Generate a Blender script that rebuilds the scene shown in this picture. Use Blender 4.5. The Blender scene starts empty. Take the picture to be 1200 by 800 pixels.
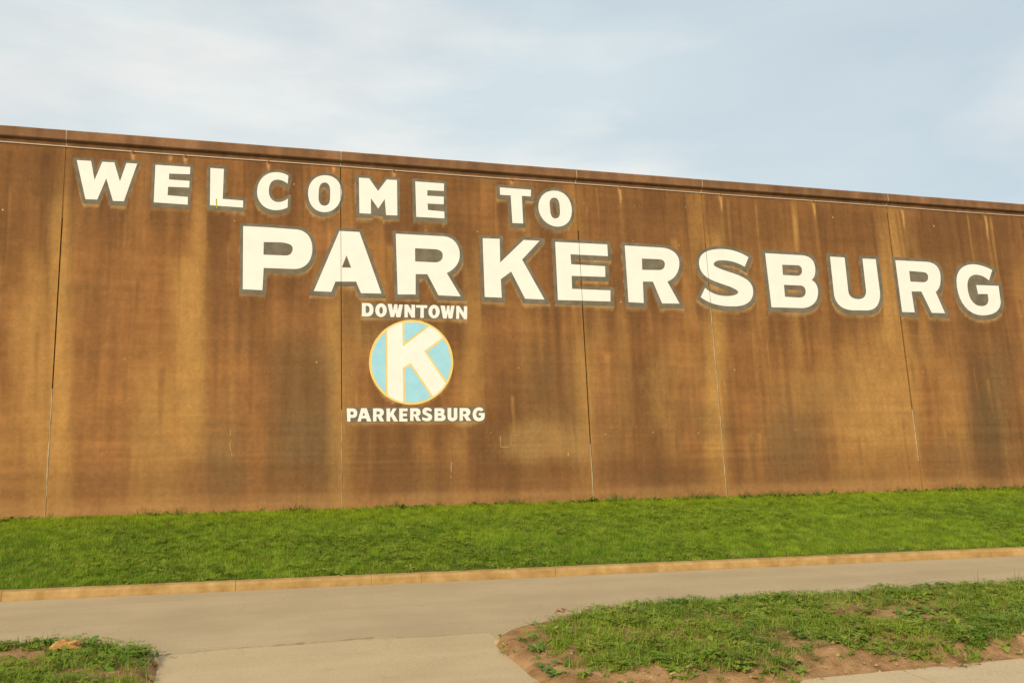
import bpy, bmesh, math, random
import numpy as np
from mathutils import Vector, geometry
random.seed(7); rng = np.random.default_rng(7)
R = math.radians
S = bpy.context.scene
COL = S.collection

# ------------------------------------------------------------------ camera
F_PX, PITCH, YAW, CAM_H = 1113.71, 0.0693, 0.2951, 2.25
cd = bpy.data.cameras.new('camera'); cd.sensor_width = 36; cd.lens = 36 * F_PX / 1200
cd.clip_end = 4000; cd.clip_start = 0.05
cam = bpy.data.objects.new('camera', cd); COL.objects.link(cam)
cam.location = (0, 0, CAM_H)
cam.rotation_euler = (math.pi / 2 + PITCH, 0, -YAW)
S.camera = cam

# ------------------------------------------------------------------ light
SUN_AZ, SUN_EL = 40, 30          # degrees left of straight behind the viewer's wall normal, elevation
to_sun = Vector((-math.sin(R(SUN_AZ)) * math.cos(R(SUN_EL)), -math.cos(R(SUN_AZ)) * math.cos(R(SUN_EL)), math.sin(R(SUN_EL))))
sd = bpy.data.lights.new('sun', 'SUN'); sd.energy = 3.6; sd.angle = R(1.2); sd.color = (1.0, 0.83, 0.58)
sun = bpy.data.objects.new('sun', sd); COL.objects.link(sun)
sun.rotation_euler = (-to_sun).to_track_quat('-Z', 'Y').to_euler()
sun.location = (-20, -20, 30)

w = bpy.data.worlds.new('World'); S.world = w; w.use_nodes = True
nt = w.node_tree; nt.nodes.clear()
N = nt.nodes.new; L = nt.links.new
sky = N('ShaderNodeTexSky'); sky.sky_type = 'NISHITA'; sky.sun_disc = False
sky.sun_elevation = R(SUN_EL); sky.sun_rotation = math.atan2(to_sun.x, to_sun.y)
sky.air_density = 1.0; sky.dust_density = 1.5; sky.ozone_density = 1.0
tc = N('ShaderNodeTexCoord')
mp = N('ShaderNodeMapping'); mp.inputs['Scale'].default_value = (1.0, 1.0, 3.2); mp.inputs['Location'].default_value = (0.35, 0.1, 0.42)
L(tc.outputs['Generated'], mp.inputs['Vector'])
n1 = N('ShaderNodeTexNoise'); n1.inputs['Scale'].default_value = 2.3; n1.inputs['Detail'].default_value = 7; n1.inputs['Roughness'].default_value = 0.52; n1.inputs['Distortion'].default_value = 0.35
L(mp.outputs[0], n1.inputs['Vector'])
cr = N('ShaderNodeValToRGB'); cr.color_ramp.elements[0].position = 0.36; cr.color_ramp.elements[0].color = (0.76,) * 3 + (1,)
cr.color_ramp.elements[1].position = 0.62; cr.color_ramp.elements[1].color = (1,) * 3 + (1,)
L(n1.outputs['Fac'], cr.inputs['Fac'])
n2 = N('ShaderNodeTexNoise'); n2.inputs['Scale'].default_value = 1.5; n2.inputs['Detail'].default_value = 6
L(mp.outputs[0], n2.inputs['Vector'])
cc = N('ShaderNodeMix'); cc.data_type = 'RGBA'
cc.inputs[6].default_value = (6.55, 7.55, 8.0, 1); cc.inputs[7].default_value = (9.9, 9.55, 9.0, 1)
r2 = N('ShaderNodeMapRange'); r2.inputs[1].default_value = 0.42; r2.inputs[2].default_value = 0.59
L(n2.outputs['Fac'], r2.inputs[0]); L(r2.outputs[0], cc.inputs[0])
mx = N('ShaderNodeMix'); mx.data_type = 'RGBA'
L(cr.outputs['Color'], mx.inputs[0]); L(sky.outputs[0], mx.inputs[6]); L(cc.outputs[2], mx.inputs[7])
bg = N('ShaderNodeBackground'); bg.inputs['Strength'].default_value = 0.1
L(mx.outputs[2], bg.inputs['Color'])
wo = N('ShaderNodeOutputWorld'); L(bg.outputs[0], wo.inputs['Surface'])

S.view_settings.view_transform = 'Standard'; S.view_settings.look = 'None'
S.view_settings.exposure = 0.0; S.view_settings.gamma = 1.0; S.view_settings.use_curve_mapping = False
S.render.engine = 'CYCLES'

# ------------------------------------------------------------------ geometry of the place
ZB, YB, BAT = 0.55, 16.659, 0.1420         # floodwall base height, base line, batter
TB = math.tan(BAT); ZCAB = 6.702; ZTOP = 6.985
NOUT = np.array([0, -math.cos(BAT), math.sin(BAT)])
cyw, syw = math.cos(YAW), math.sin(YAW)
_fh = np.array([syw, cyw, 0.]); _rt = np.array([cyw, -syw, 0.]); _up = np.array([0, 0, 1.])
_F = _fh * math.cos(PITCH) + _up * math.sin(PITCH); _U = -_fh * math.sin(PITCH) + _up * math.cos(PITCH)
CAMP = np.array([0, 0, CAM_H])
def wall_pt(px, py):
    """photo pixel -> (x, z) on the wall plane"""
    px = np.asarray(px, float); py = np.asarray(py, float)
    d = _rt * ((px - 600) / F_PX)[..., None] - _U * ((py - 400) / F_PX)[..., None] + _F
    s = (YB + (CAM_H - ZB) * TB) / (d[..., 1] - d[..., 2] * TB)
    P = CAMP + d * s[..., None]
    return P[..., 0], P[..., 2]
def to_px(P):
    d = np.asarray(P) - CAMP; z = d @ _F
    return 600 + F_PX * (d @ _rt) / z, 400 - F_PX * (d @ _U) / z
def ground_pt(px, py, z=0.0):
    d = _rt * ((px - 600) / F_PX) - _U * ((py - 400) / F_PX) + _F
    return CAMP + d * ((z - CAM_H) / d[2])
def on_wall(x, z, off=0.0):
    x = np.asarray(x, float); z = np.asarray(z, float)
    P = np.stack([x, YB + (z - ZB) * TB, z], -1)
    return P + NOUT * off
def yk(x): return 12.37 - 0.0497 * x       # kerb face line

# ------------------------------------------------------------------ helpers
def link(o, parent=None):
    COL.objects.link(o)
    if parent is not None: o.parent = parent
    return o
def mesh_obj(name, v, f, mat=None, parent=None, smooth=False):
    me = bpy.data.meshes.new(name)
    me.from_pydata([tuple(map(float, p)) for p in v], [], [tuple(map(int, q)) for q in f]); me.update()
    if mat: me.materials.append(mat)
    if smooth: me.polygons.foreach_set('use_smooth', [True] * len(me.polygons))
    return link(bpy.data.objects.new(name, me), parent)
def empty(name, loc=(0, 0, 0)):
    o = bpy.data.objects.new(name, None); o.location = loc; o.empty_display_size = 0.2
    return link(o)
def tag(o, label=None, cat=None, group=None, kind=None):
    for k, v in (('label', label), ('category', cat), ('group', group), ('kind', kind)):
        if v: o[k] = v
    return o
def box(v, f, x0, x1, y0, y1, z0, z1):
    b = len(v)
    v += [(x0, y0, z0), (x1, y0, z0), (x1, y1, z0), (x0, y1, z0), (x0, y0, z1), (x1, y0, z1), (x1, y1, z1), (x0, y1, z1)]
    f += [tuple(b + i for i in q) for q in ((0, 3, 2, 1), (4, 5, 6, 7), (0, 1, 5, 4), (1, 2, 6, 5), (2, 3, 7, 6), (3, 0, 4, 7))]

_perm = rng.permutation(256); _val = rng.random(256)
def vnoise(x, y, seed=0):
    """smooth 2-D value noise in 0..1"""
    x = np.asarray(x, float) + seed * 17.31; y = np.asarray(y, float) + seed * 9.77
    xi = np.floor(x).astype(int); yi = np.floor(y).astype(int); fx = x - xi; fy = y - yi
    fx = fx * fx * (3 - 2 * fx); fy = fy * fy * (3 - 2 * fy)
    h = lambda a, b: _val[_perm[(_perm[a & 255] + b) & 255]]
    return (h(xi, yi) * (1 - fx) + h(xi + 1, yi) * fx) * (1 - fy) + (h(xi, yi + 1) * (1 - fx) + h(xi + 1, yi + 1) * fx) * fy
def fbm(x, y, seed=0, o=4):
    a = 0; s = 0; k = 1.0
    for i in range(o):
        a = a + k * vnoise(x * 2 ** i, y * 2 ** i, seed + i); s += k; k *= 0.5
    return a / s

# ------------------------------------------------------------------ materials
def mat(name, col=(0.5, 0.5, 0.5), rough=0.85, spec=0.25, var=0.0, vscale=3.0, bump=0.0, bscale=60.0, col2=None, tex='Object'):
    m = bpy.data.materials.new(name); m.use_nodes = True
    t = m.node_tree; b = t.nodes['Principled BSDF']
    b.inputs['Roughness'].default_value = rough; b.inputs['Specular IOR Level'].default_value = spec
    b.inputs['Base Color'].default_value = (*col, 1)
    g = t.nodes.new('ShaderNodeNewGeometry')
    if col2 or var:
        n = t.nodes.new('ShaderNodeTexNoise'); n.inputs['Scale'].default_value = vscale; n.inputs['Detail'].default_value = 6; n.inputs['Roughness'].default_value = 0.6
        t.links.new(g.outputs['Position'], n.inputs['Vector'])
        r = t.nodes.new('ShaderNodeMapRange'); r.inputs[1].default_value = 0.33; r.inputs[2].default_value = 0.67
        t.links.new(n.outputs['Fac'], r.inputs[0])
        x = t.nodes.new('ShaderNodeMix'); x.data_type = 'RGBA'
        c2 = col2 or tuple(c * (1 + var) for c in col); c1 = col if col2 else tuple(c * (1 - var) for c in col)
        x.inputs[6].default_value = (*c1, 1); x.inputs[7].default_value = (*c2, 1)
        t.links.new(r.outputs[0], x.inputs[0]); t.links.new(x.outputs[2], b.inputs['Base Color'])
        m['mixnode'] = x.name
    if bump:
        n = t.nodes.new('ShaderNodeTexNoise'); n.inputs['Scale'].default_value = bscale; n.inputs['Detail'].default_value = 5
        t.links.new(g.outputs['Position'], n.inputs['Vector'])
        k = t.nodes.new('ShaderNodeBump'); k.inputs['Strength'].default_value = bump; k.inputs['Distance'].default_value = 0.02
        t.links.new(n.outputs['Fac'], k.inputs['Height']); t.links.new(k.outputs[0], b.inputs['Normal'])
    return m

def stained_concrete():
    m = bpy.data.materials.new('stained_concrete'); m.use_nodes = True
    t = m.node_tree; b = t.nodes['Principled BSDF']; b.inputs['Roughness'].default_value = 0.92; b.inputs['Specular IOR Level'].default_value = 0.15
    g = t.nodes.new('ShaderNodeNewGeometry'); at = t.nodes.new('ShaderNodeAttribute'); at.attribute_name = 'stain'
    def noise(sc, detail, vec, rough=0.6):
        n = t.nodes.new('ShaderNodeTexNoise'); n.inputs['Scale'].default_value = sc; n.inputs['Detail'].default_value = detail; n.inputs['Roughness'].default_value = rough
        t.links.new(vec, n.inputs['Vector']); return n.outputs['Fac']
    def mapping(s):
        k = t.nodes.new('ShaderNodeMapping'); k.inputs['Scale'].default_value = s; t.links.new(g.outputs['Position'], k.inputs['Vector']); return k.outputs[0]
    fine = noise(13, 8, g.outputs['Position'], 0.7)
    streak = noise(9, 5, mapping((1, 1, 0.07)))
    lift = noise(5, 4, mapping((0.06, 0.2, 2.2)))
    def rng_(src, a, bb, lo, hi):
        r = t.nodes.new('ShaderNodeMapRange'); r.inputs[1].default_value = a; r.inputs[2].default_value = bb; r.inputs[3].default_value = lo; r.inputs[4].default_value = hi
        t.links.new(src, r.inputs[0]); return r.outputs[0]
    def mul(a, c):
        k = t.nodes.new('ShaderNodeMath'); k.operation = 'MULTIPLY'; t.links.new(a, k.inputs[0]); t.links.new(c, k.inputs[1]); return k.outputs[0]
    v = mul(mul(rng_(fine, 0.3, 0.7, 0.87, 1.13), rng_(streak, 0.3, 0.7, 0.92, 1.07)), rng_(lift, 0.35, 0.65, 0.97, 1.03))
    v = mul(v, rng_(noise(55, 3, g.outputs['Position'], 0.5), 0.28, 0.38, 0.72, 1.0)); v = mul(v, rng_(noise(47, 2, mapping((1.3, 1, 1)), 0.5), 0.66, 0.74, 1.0, 1.35))
    h = t.nodes.new('ShaderNodeVectorMath'); h.operation = 'SCALE'
    t.links.new(at.outputs['Color'], h.inputs[0]); t.links.new(v, h.inputs['Scale'])
    t.links.new(h.outputs[0], b.inputs['Base Color'])
    k = t.nodes.new('ShaderNodeBump'); k.inputs['Strength'].default_value = 0.35; k.inputs['Distance'].default_value = 0.010
    t.links.new(noise(26, 8, g.outputs['Position'], 0.7), k.inputs['Height'])
    k2 = t.nodes.new('ShaderNodeBump'); k2.inputs['Strength'].default_value = 0.12; k2.inputs['Distance'].default_value = 0.03
    t.links.new(lift, k2.inputs['Height']); t.links.new(k.outputs[0], k2.inputs['Normal'])
    t.links.new(k2.outputs[0], b.inputs['Normal'])
    return m

M = {}
M['wall'] = stained_concrete()
M['white'] = mat('white_paint', (0.82, 0.765, 0.70), 0.7, 0.2, var=0.03, vscale=4, bump=0.1, bscale=90)
M['grey'] = mat('grey_paint', (0.160, 0.140, 0.098), 0.85, 0.15, var=0.20, vscale=6, bump=0.15, bscale=60)
M['yellow'] = mat('yellow_paint', (0.80, 0.56, 0.17), 0.7, 0.2, var=0.05, vscale=6)
M['blue'] = mat('blue_paint', (0.32, 0.60, 0.72), 0.7, 0.2, var=0.05, vscale=6)
M['sealant'] = mat('pale_sealant', (0.40, 0.32, 0.20), 0.8, 0.2, var=0.25, vscale=9)
M['gap'] = mat('dark_joint_filler', (0.050, 0.034, 0.020), 0.95, 0.1)
M['ochre'] = mat('ochre_joint_filler', (0.26, 0.14, 0.045), 0.9, 0.1, var=0.2, vscale=7)
M['cable'] = mat('pale_cable', (0.62, 0.50, 0.36), 0.6, 0.3)
M['chalk'] = mat('chalk', (0.40, 0.27, 0.12), 0.95, 0.1, var=0.2, vscale=15)
M['patch'] = mat('patching_mortar', (0.42, 0.27, 0.14), 0.95, 0.1, var=0.3, vscale=5)
M['kerb'] = mat('kerb_concrete', (0.30, 0.180, 0.062), 0.9, 0.15, col2=(0.46, 0.305, 0.125), vscale=4.2, bump=0.35, bscale=50)
M['edging'] = mat('edging_concrete', (0.46, 0.355, 0.215), 0.9, 0.15, var=0.15, vscale=5, bump=0.3, bscale=50)
M['soil'] = mat('soil', (0.19, 0.105, 0.046), 0.97, 0.05, col2=(0.40, 0.245, 0.12), vscale=4.5, bump=1.0, bscale=30)
M['lawn_soil'] = mat('lawn_soil', (0.06, 0.10, 0.012), 0.97, 0.05, col2=(0.10, 0.115, 0.025), vscale=5)
M['clod'] = mat('clod', (0.27, 0.16, 0.075), 0.95, 0.1, col2=(0.42, 0.28, 0.15), vscale=9, bump=0.5)
M['rock'] = mat('sandstone', (0.42, 0.20, 0.06), 0.9, 0.15, col2=(0.55, 0.31, 0.12), vscale=12, bump=0.8, bscale=30)
M['wood'] = mat('dry_wood', (0.45, 0.33, 0.18), 0.9, 0.1, var=0.2, vscale=20)
M['deadleaf'] = mat('dead_leaf', (0.27, 0.10, 0.035), 0.8, 0.2, var=0.3, vscale=15)
M['asphalt'] = mat('asphalt', (0.06, 0.058, 0.054), 0.9, 0.2, var=0.15, vscale=30, bump=0.4, bscale=120)
M['far_ground'] = mat('far_ground', (0.055, 0.075, 0.02), 0.95, 0.1, var=0.25, vscale=0.4)

def road_mat(name, a, b_, seed):
    m = mat(name, a, 0.9, 0.2, col2=b_, vscale=0.8, bump=0.12, bscale=90)
    t = m.node_tree; bs = t.nodes['Principled BSDF']; g = t.nodes['Geometry'] if 'Geometry' in t.nodes else t.nodes.new('ShaderNodeNewGeometry')
    # fine grain, long faint tyre-polished bands and a few hairline cracks
    def nz(sc, s, det=5, rough=0.65):
        k = t.nodes.new('ShaderNodeMapping'); k.inputs['Scale'].default_value = s; k.inputs['Location'].default_value = (seed, seed * 2, 0)
        t.links.new(g.outputs['Position'], k.inputs['Vector'])
        n = t.nodes.new('ShaderNodeTexNoise'); n.inputs['Scale'].default_value = sc; n.inputs['Detail'].default_value = det; n.inputs['Roughness'].default_value = rough
        t.links.new(k.outputs[0], n.inputs['Vector']); return n.outputs['Fac']
    def rg(src, a0, b0, lo, hi):
        r = t.nodes.new('ShaderNodeMapRange'); r.inputs[1].default_value = a0; r.inputs[2].default_value = b0; r.inputs[3].default_value = lo; r.inputs[4].default_value = hi
        t.links.new(src, r.inputs[0]); return r.outputs[0]
    def mul(p, q):
        k = t.nodes.new('ShaderNodeMath'); k.operation = 'MULTIPLY'; t.links.new(p, k.inputs[0]); t.links.new(q, k.inputs[1]); return k.outputs[0]
    grain = rg(nz(45, (1, 1, 1)), 0.3, 0.7, 0.88, 1.12)
    band = rg(nz(1.6, (0.12, 1.6, 1)), 0.35, 0.65, 0.955, 1.04)
    spots = rg(nz(3.2, (0.6, 1.5, 1), 3), 0.66, 0.76, 1.0, 0.91)
    vo = t.nodes.new('ShaderNodeTexVoronoi'); vo.feature = 'DISTANCE_TO_EDGE'; vo.inputs['Scale'].default_value = 0.42
    wv = t.nodes.new('ShaderNodeVectorMath'); wv.operation = 'ADD'
    nn = t.nodes.new('ShaderNodeTexNoise'); nn.inputs['Scale'].default_value = 1.7; nn.inputs['Detail'].default_value = 5
    t.links.new(g.outputs['Position'], nn.inputs['Vector']); t.links.new(g.outputs['Position'], wv.inputs[0]); t.links.new(nn.outputs['Color'], wv.inputs[1])
    t.links.new(wv.outputs[0], vo.inputs['Vector'])
    crack = rg(vo.outputs['Distance'], 0.0, 0.0035, 0.86, 1.0)
    v = mul(mul(grain, band), mul(spots, crack))
    h = t.nodes.new('ShaderNodeVectorMath'); h.operation = 'SCALE'
    t.links.new(t.nodes[m['mixnode']].outputs[2], h.inputs[0]); t.links.new(v, h.inputs['Scale']); t.links.new(h.outputs[0], bs.inputs['Base Color'])
    return m
M['lane'] = road_mat('lane_concrete', (0.360, 0.283, 0.174), (0.420, 0.330, 0.205), 3.0)
M['drive'] = road_mat('drive_concrete', (0.415, 0.322, 0.190), (0.475, 0.370, 0.225), 8.0)
M['walk'] = road_mat('walk_concrete', (0.42, 0.33, 0.20), (0.48, 0.38, 0.24), 5.0)

def foliage(name, c1, c2, c3, trans=0.35):
    """leaf colour varies from plant to plant and in drifts over the ground"""
    m = bpy.data.materials.new(name); m.use_nodes = True; t = m.node_tree; b = t.nodes['Principled BSDF']
    g = t.nodes.new('ShaderNodeNewGeometry'); a = t.nodes.new('ShaderNodeAttribute'); a.attribute_type = 'INSTANCER'; a.attribute_name = 'rnd'
    n = t.nodes.new('ShaderNodeTexNoise'); n.inputs['Scale'].default_value = 0.9; n.inputs['Detail'].default_value = 4
    t.links.new(g.outputs['Position'], n.inputs['Vector'])
    r = t.nodes.new('ShaderNodeMapRange'); r.inputs[1].default_value = 0.35; r.inputs[2].default_value = 0.65; t.links.new(n.outputs['Fac'], r.inputs[0])
    x = t.nodes.new('ShaderNodeMix'); x.data_type = 'RGBA'; x.inputs[6].default_value = (*c1, 1); x.inputs[7].default_value = (*c2, 1); t.links.new(r.outputs[0], x.inputs[0])
    y = t.nodes.new('ShaderNodeMix'); y.data_type = 'RGBA'; y.inputs[7].default_value = (*c3, 1)
    p = t.nodes.new('ShaderNodeMath'); p.operation = 'POWER'; p.inputs[1].default_value = 2.2; t.links.new(a.outputs['Fac'], p.inputs[0])
    t.links.new(p.outputs[0], y.inputs[0]); t.links.new(x.outputs[2], y.inputs[6]); t.links.new(y.outputs[2], b.inputs['Base Color'])
    b.inputs['Roughness'].default_value = 0.6; b.inputs['Specular IOR Level'].default_value = 0.25
    tr = t.nodes.new('ShaderNodeBsdfTranslucent'); t.links.new(y.outputs[2], tr.inputs['Color'])
    mxs = t.nodes.new('ShaderNodeMixShader'); mxs.inputs[0].default_value = trans
    o = t.nodes['Material Output']; t.links.new(b.outputs[0], mxs.inputs[1]); t.links.new(tr.outputs[0], mxs.inputs[2]); t.links.new(mxs.outputs[0], o.inputs['Surface'])
    return m
def strip(m):
    t = m.node_tree; g = t.nodes['Geometry']; b = t.nodes['Principled BSDF']
    src = b.inputs['Base Color'].links[0].from_socket
    sx = t.nodes.new('ShaderNodeSeparateXYZ'); t.links.new(g.outputs['Position'], sx.inputs[0])
    n = t.nodes.new('ShaderNodeTexNoise'); n.inputs['Scale'].default_value = 1.3; n.inputs['Detail'].default_value = 5; t.links.new(g.outputs['Position'], n.inputs['Vector'])
    ad = t.nodes.new('ShaderNodeMath'); ad.operation = 'MULTIPLY_ADD'; ad.inputs[1].default_value = 1.6; t.links.new(n.outputs['Fac'], ad.inputs[0]); t.links.new(sx.outputs['Y'], ad.inputs[2])
    r = t.nodes.new('ShaderNodeMapRange'); r.inputs[1].default_value = 15.9; r.inputs[2].default_value = 17.1; r.inputs[4].default_value = 0.75; t.links.new(ad.outputs[0], r.inputs[0])
    x = t.nodes.new('ShaderNodeMix'); x.data_type = 'RGBA'; x.inputs[7].default_value = (0.31, 0.40, 0.016, 1); t.links.new(r.outputs[0], x.inputs[0]); t.links.new(src, x.inputs[6])
    n2 = t.nodes.new('ShaderNodeTexNoise'); n2.inputs['Scale'].default_value = 4.5; n2.inputs['Detail'].default_value = 3; t.links.new(g.outputs['Position'], n2.inputs['Vector'])
    r2 = t.nodes.new('ShaderNodeMapRange'); r2.inputs[1].default_value = 0.35; r2.inputs[2].default_value = 0.65; r2.inputs[3].default_value = 0.72; r2.inputs[4].default_value = 1.22; t.links.new(n2.outputs['Fac'], r2.inputs[0])
    h = t.nodes.new('ShaderNodeVectorMath'); h.operation = 'SCALE'; t.links.new(x.outputs[2], h.inputs[0]); t.links.new(r2.outputs[0], h.inputs['Scale'])
    t.links.new(h.outputs[0], b.inputs['Base Color']); t.links.new(h.outputs[0], t.nodes['Translucent BSDF'].inputs['Color'])
    return m
M['grass'] = foliage('lawn_grass', (0.140, 0.270, 0.009), (0.215, 0.350, 0.011), (0.38, 0.44, 0.06))
strip(M['grass'])
M['weed'] = foliage('weed_leaf', (0.095, 0.190, 0.014), (0.190, 0.280, 0.016), (0.29, 0.33, 0.05), 0.25)
M['fringe'] = foliage('fringe_leaf', (0.05, 0.125, 0.010), (0.095, 0.175, 0.012), (0.18, 0.22, 0.03), 0.25)
M['leaf'] = foliage('broad_leaf', (0.085, 0.185, 0.035), (0.12, 0.21, 0.028), (0.16, 0.24, 0.04), 0.25)
M['stalk'] = mat('dry_stalk', (0.20, 0.10, 0.045), 0.8, 0.2, var=0.3, vscale=20)

# ------------------------------------------------------------------ setting: ground, road, driveway, sidewalk
def sheet(name, pts, z, m, kind='structure'):
    n = len(pts)
    o = mesh_obj(name, [(x, y, z) for x, y in pts], [tuple(range(n))], m)
    return tag(o, kind=kind) if kind else o
sheet('ground', [(-1500, -1500), (1500, -1500), (1500, 1500), (-1500, 1500)], -0.30, M['far_ground'])
sheet('street', [(-90, -7), (110, -7), (110, 5.15), (-90, 5.15)], -0.14, M['asphalt'])

# lane between the two kerbs, thick concrete with its edge along the driveway joint
def slab(name, pts, z0, z1, m):
    n = len(pts); v = [(x, y, z1) for x, y in pts] + [(x, y, z0) for x, y in pts]
    f = [tuple(range(n))] + [(i, i + n, (i + 1) % n + n, (i + 1) % n) for i in range(n)]
    return tag(mesh_obj(name, v, f, m), kind='structure')
def joint_wave(x): return 9.40 + 0.022 * math.sin(x * 1.7) + 0.02 * math.sin(x * 5.3 + 1) - 0.06 * max(0, x - 1.2) ** 1.0 * 0.6
drive_top = [(x, joint_wave(x)) for x in np.linspace(-0.62, 2.60, 110)]
lane_pts = [(-60, 9.0)] + [(-0.62, 8.9)] + [(x, y + 0.028 + 0.06 * math.sin(math.pi * (x + .62) / 3.22) * max(0.0, float(fbm(np.array(x * 2.6), np.array(1.7), 81)) - 0.36) / 0.3 + 0.012 * float(vnoise(x * 17, 3, 82))) for x, y in drive_top] + [(2.60, 8.7), (60, 7.6)] + [(60, yk(60) + 0.05), (-60, yk(-60) + 0.05)]
slab('road', lane_pts, -0.15, 0.0, M['lane'])
sheet('road_bed', [(-60, 5.2), (60, 5.2), (60, 12.0), (-60, 12.6)], -0.05, M['gap'])
slab('driveway', [(-0.618, 5.2), (2.598, 5.2)] + drive_top[::-1], -0.15, 0.003, M['drive'])

walk = tag(empty('sidewalk', (0, 0, 0)), kind='structure')
xs = [2.615, 4.05, 5.62, 7.15, 8.7, 10.3, 11.9, 13.5]
for a, b in zip(xs[:-1], xs[1:]):
    v, f = [], []; box(v, f, a + 0.006, b - 0.006, 5.3, 7.0, -0.12, 0.006); mesh_obj('paving_slab', v, f, M['walk'], walk)
xs = [-0.635 - 1.5 * i for i in range(5)]
for a, b in zip(xs[1:], xs[:-1]):
    v, f = [], []; box(v, f, a + 0.006, b - 0.006, 5.3, 7.0, -0.12, 0.006); mesh_obj('paving_slab', v, f, M['walk'], walk)

# ------------------------------------------------------------------ kerbs
def kerb_seg(parent, path, prof, m, name='kerbstone'):
    """sweep an (outward, z) profile along a ground polyline; outward = left of travel is inside"""
    v, f = [], []; n = len(prof); P = np.array(path)
    T = np.gradient(P, axis=0); T /= np.linalg.norm(T, axis=1)[:, None]; Nn = np.stack([T[:, 1], -T[:, 0]], 1)
    for p, q in zip(P, Nn):
        for a, z in prof: v.append((p[0] + q[0] * a, p[1] + q[1] * a, z))
    for i in range(len(P) - 1):
        for j in range(n): f.append((i * n + j, (i + 1) * n + j, (i + 1) * n + (j + 1) % n, i * n + (j + 1) % n))
    f.append(tuple(range(n - 1, -1, -1))); f.append(tuple((len(P) - 1) * n + j for j in range(n)))
    return mesh_obj(name, v, f, m, parent)
kerb = tag(empty('kerb', (0, 12.4, 0)), kind='structure')
kj = [-12, -8.6, -5.5, -2.42, 0.20, 1.86, 2.50, 4.30, 7.6, 11.15, 14.2, 17.3, 20.4, 23.5]
prof = [(0.02, -0.12), (0.012, 0.02), (0.0, 0.080), (-0.012, 0.099), (-0.032, 0.107), (-0.15, 0.109), (-0.15, -0.12)]
for a, b in zip(kj[:-1], kj[1:]):
    g = 0.0018 if b - a < 2 else 0.0028
    xs = np.linspace(a + g, b - g, max(3, int((b - a) / 0.22)))
    path = [(x, yk(x) - 12.4 + 0.004 * (vnoise(x * 2.1, 3.3) - .5)) for x in xs]
    kerb_seg(kerb, path, prof, M['kerb'])

# ------------------------------------------------------------------ lawn bank
KB = 0.15
def lawn_z(x, t):
    s = 0.099 + (ZB - 0.065 - 0.099) * np.clip(1.35 * t - 0.35 * t ** 2.2, 0, 1.0)
    return s + 0.05 * (fbm(x * 0.5, t * 2.0, 3) - 0.5) * np.sin(np.pi * np.clip(t, 0, 1)) + 0.008
xs = np.arange(-12, 23.6, 0.2); ts = np.linspace(0, 1.03, 34)
X, T = np.meshgrid(xs, ts, indexing='ij')
Yl = (yk(X) + KB + 0.004) * (1 - T) + (YB + 0.02) * T
Zl = lawn_z(X, T)
nx, ny = X.shape
gf = [(i * ny + j, (i + 1) * ny + j, (i + 1) * ny + j + 1, i * ny + j + 1) for i in range(nx - 1) for j in range(ny - 1)]
lawn = mesh_obj('lawn', np.stack([X, Yl, Zl], -1).reshape(-1, 3), gf, M['lawn_soil'], None, True)
tag(lawn, kind='structure')
def set_attr(o, name, arr):
    a = o.data.attributes.new(name, 'FLOAT', 'POINT'); a.data.foreach_set('value', np.asarray(arr, np.float32).ravel())
vis = np.clip((X + 5.0) / 0.8, 0, 1) * np.clip((20 - X) / 0.8, 0, 1)
set_attr(lawn, 'dens', vis * (0.55 + 0.45 * np.clip((fbm(X * 1.1, Yl * 1.1, 5) - 0.35) * 5, 0, 1)) * np.clip((T * 4.3 + 0.03 - 0.16 * np.clip(fbm(X * 1.4, X * 0 + 8, 7) - .52, 0, 1) * 4) / 0.05, 0, 1))
set_attr(lawn, 'clov', vis * np.clip((fbm(X * 0.8, Yl * 1.2, 9) - 0.42) * 6, 0, 1) * np.clip(1.25 - T * 1.3, 0.05, 1))
set_attr(lawn, 'fringe', vis * np.clip((T - 0.955) / 0.006, 0, 1) * np.clip((1.004 - T) / 0.004, 0, 1) * np.clip((fbm(X * 1.6, X * 0 + 2.2, 15) - 0.36) * 6, 0.08, 1))

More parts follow.
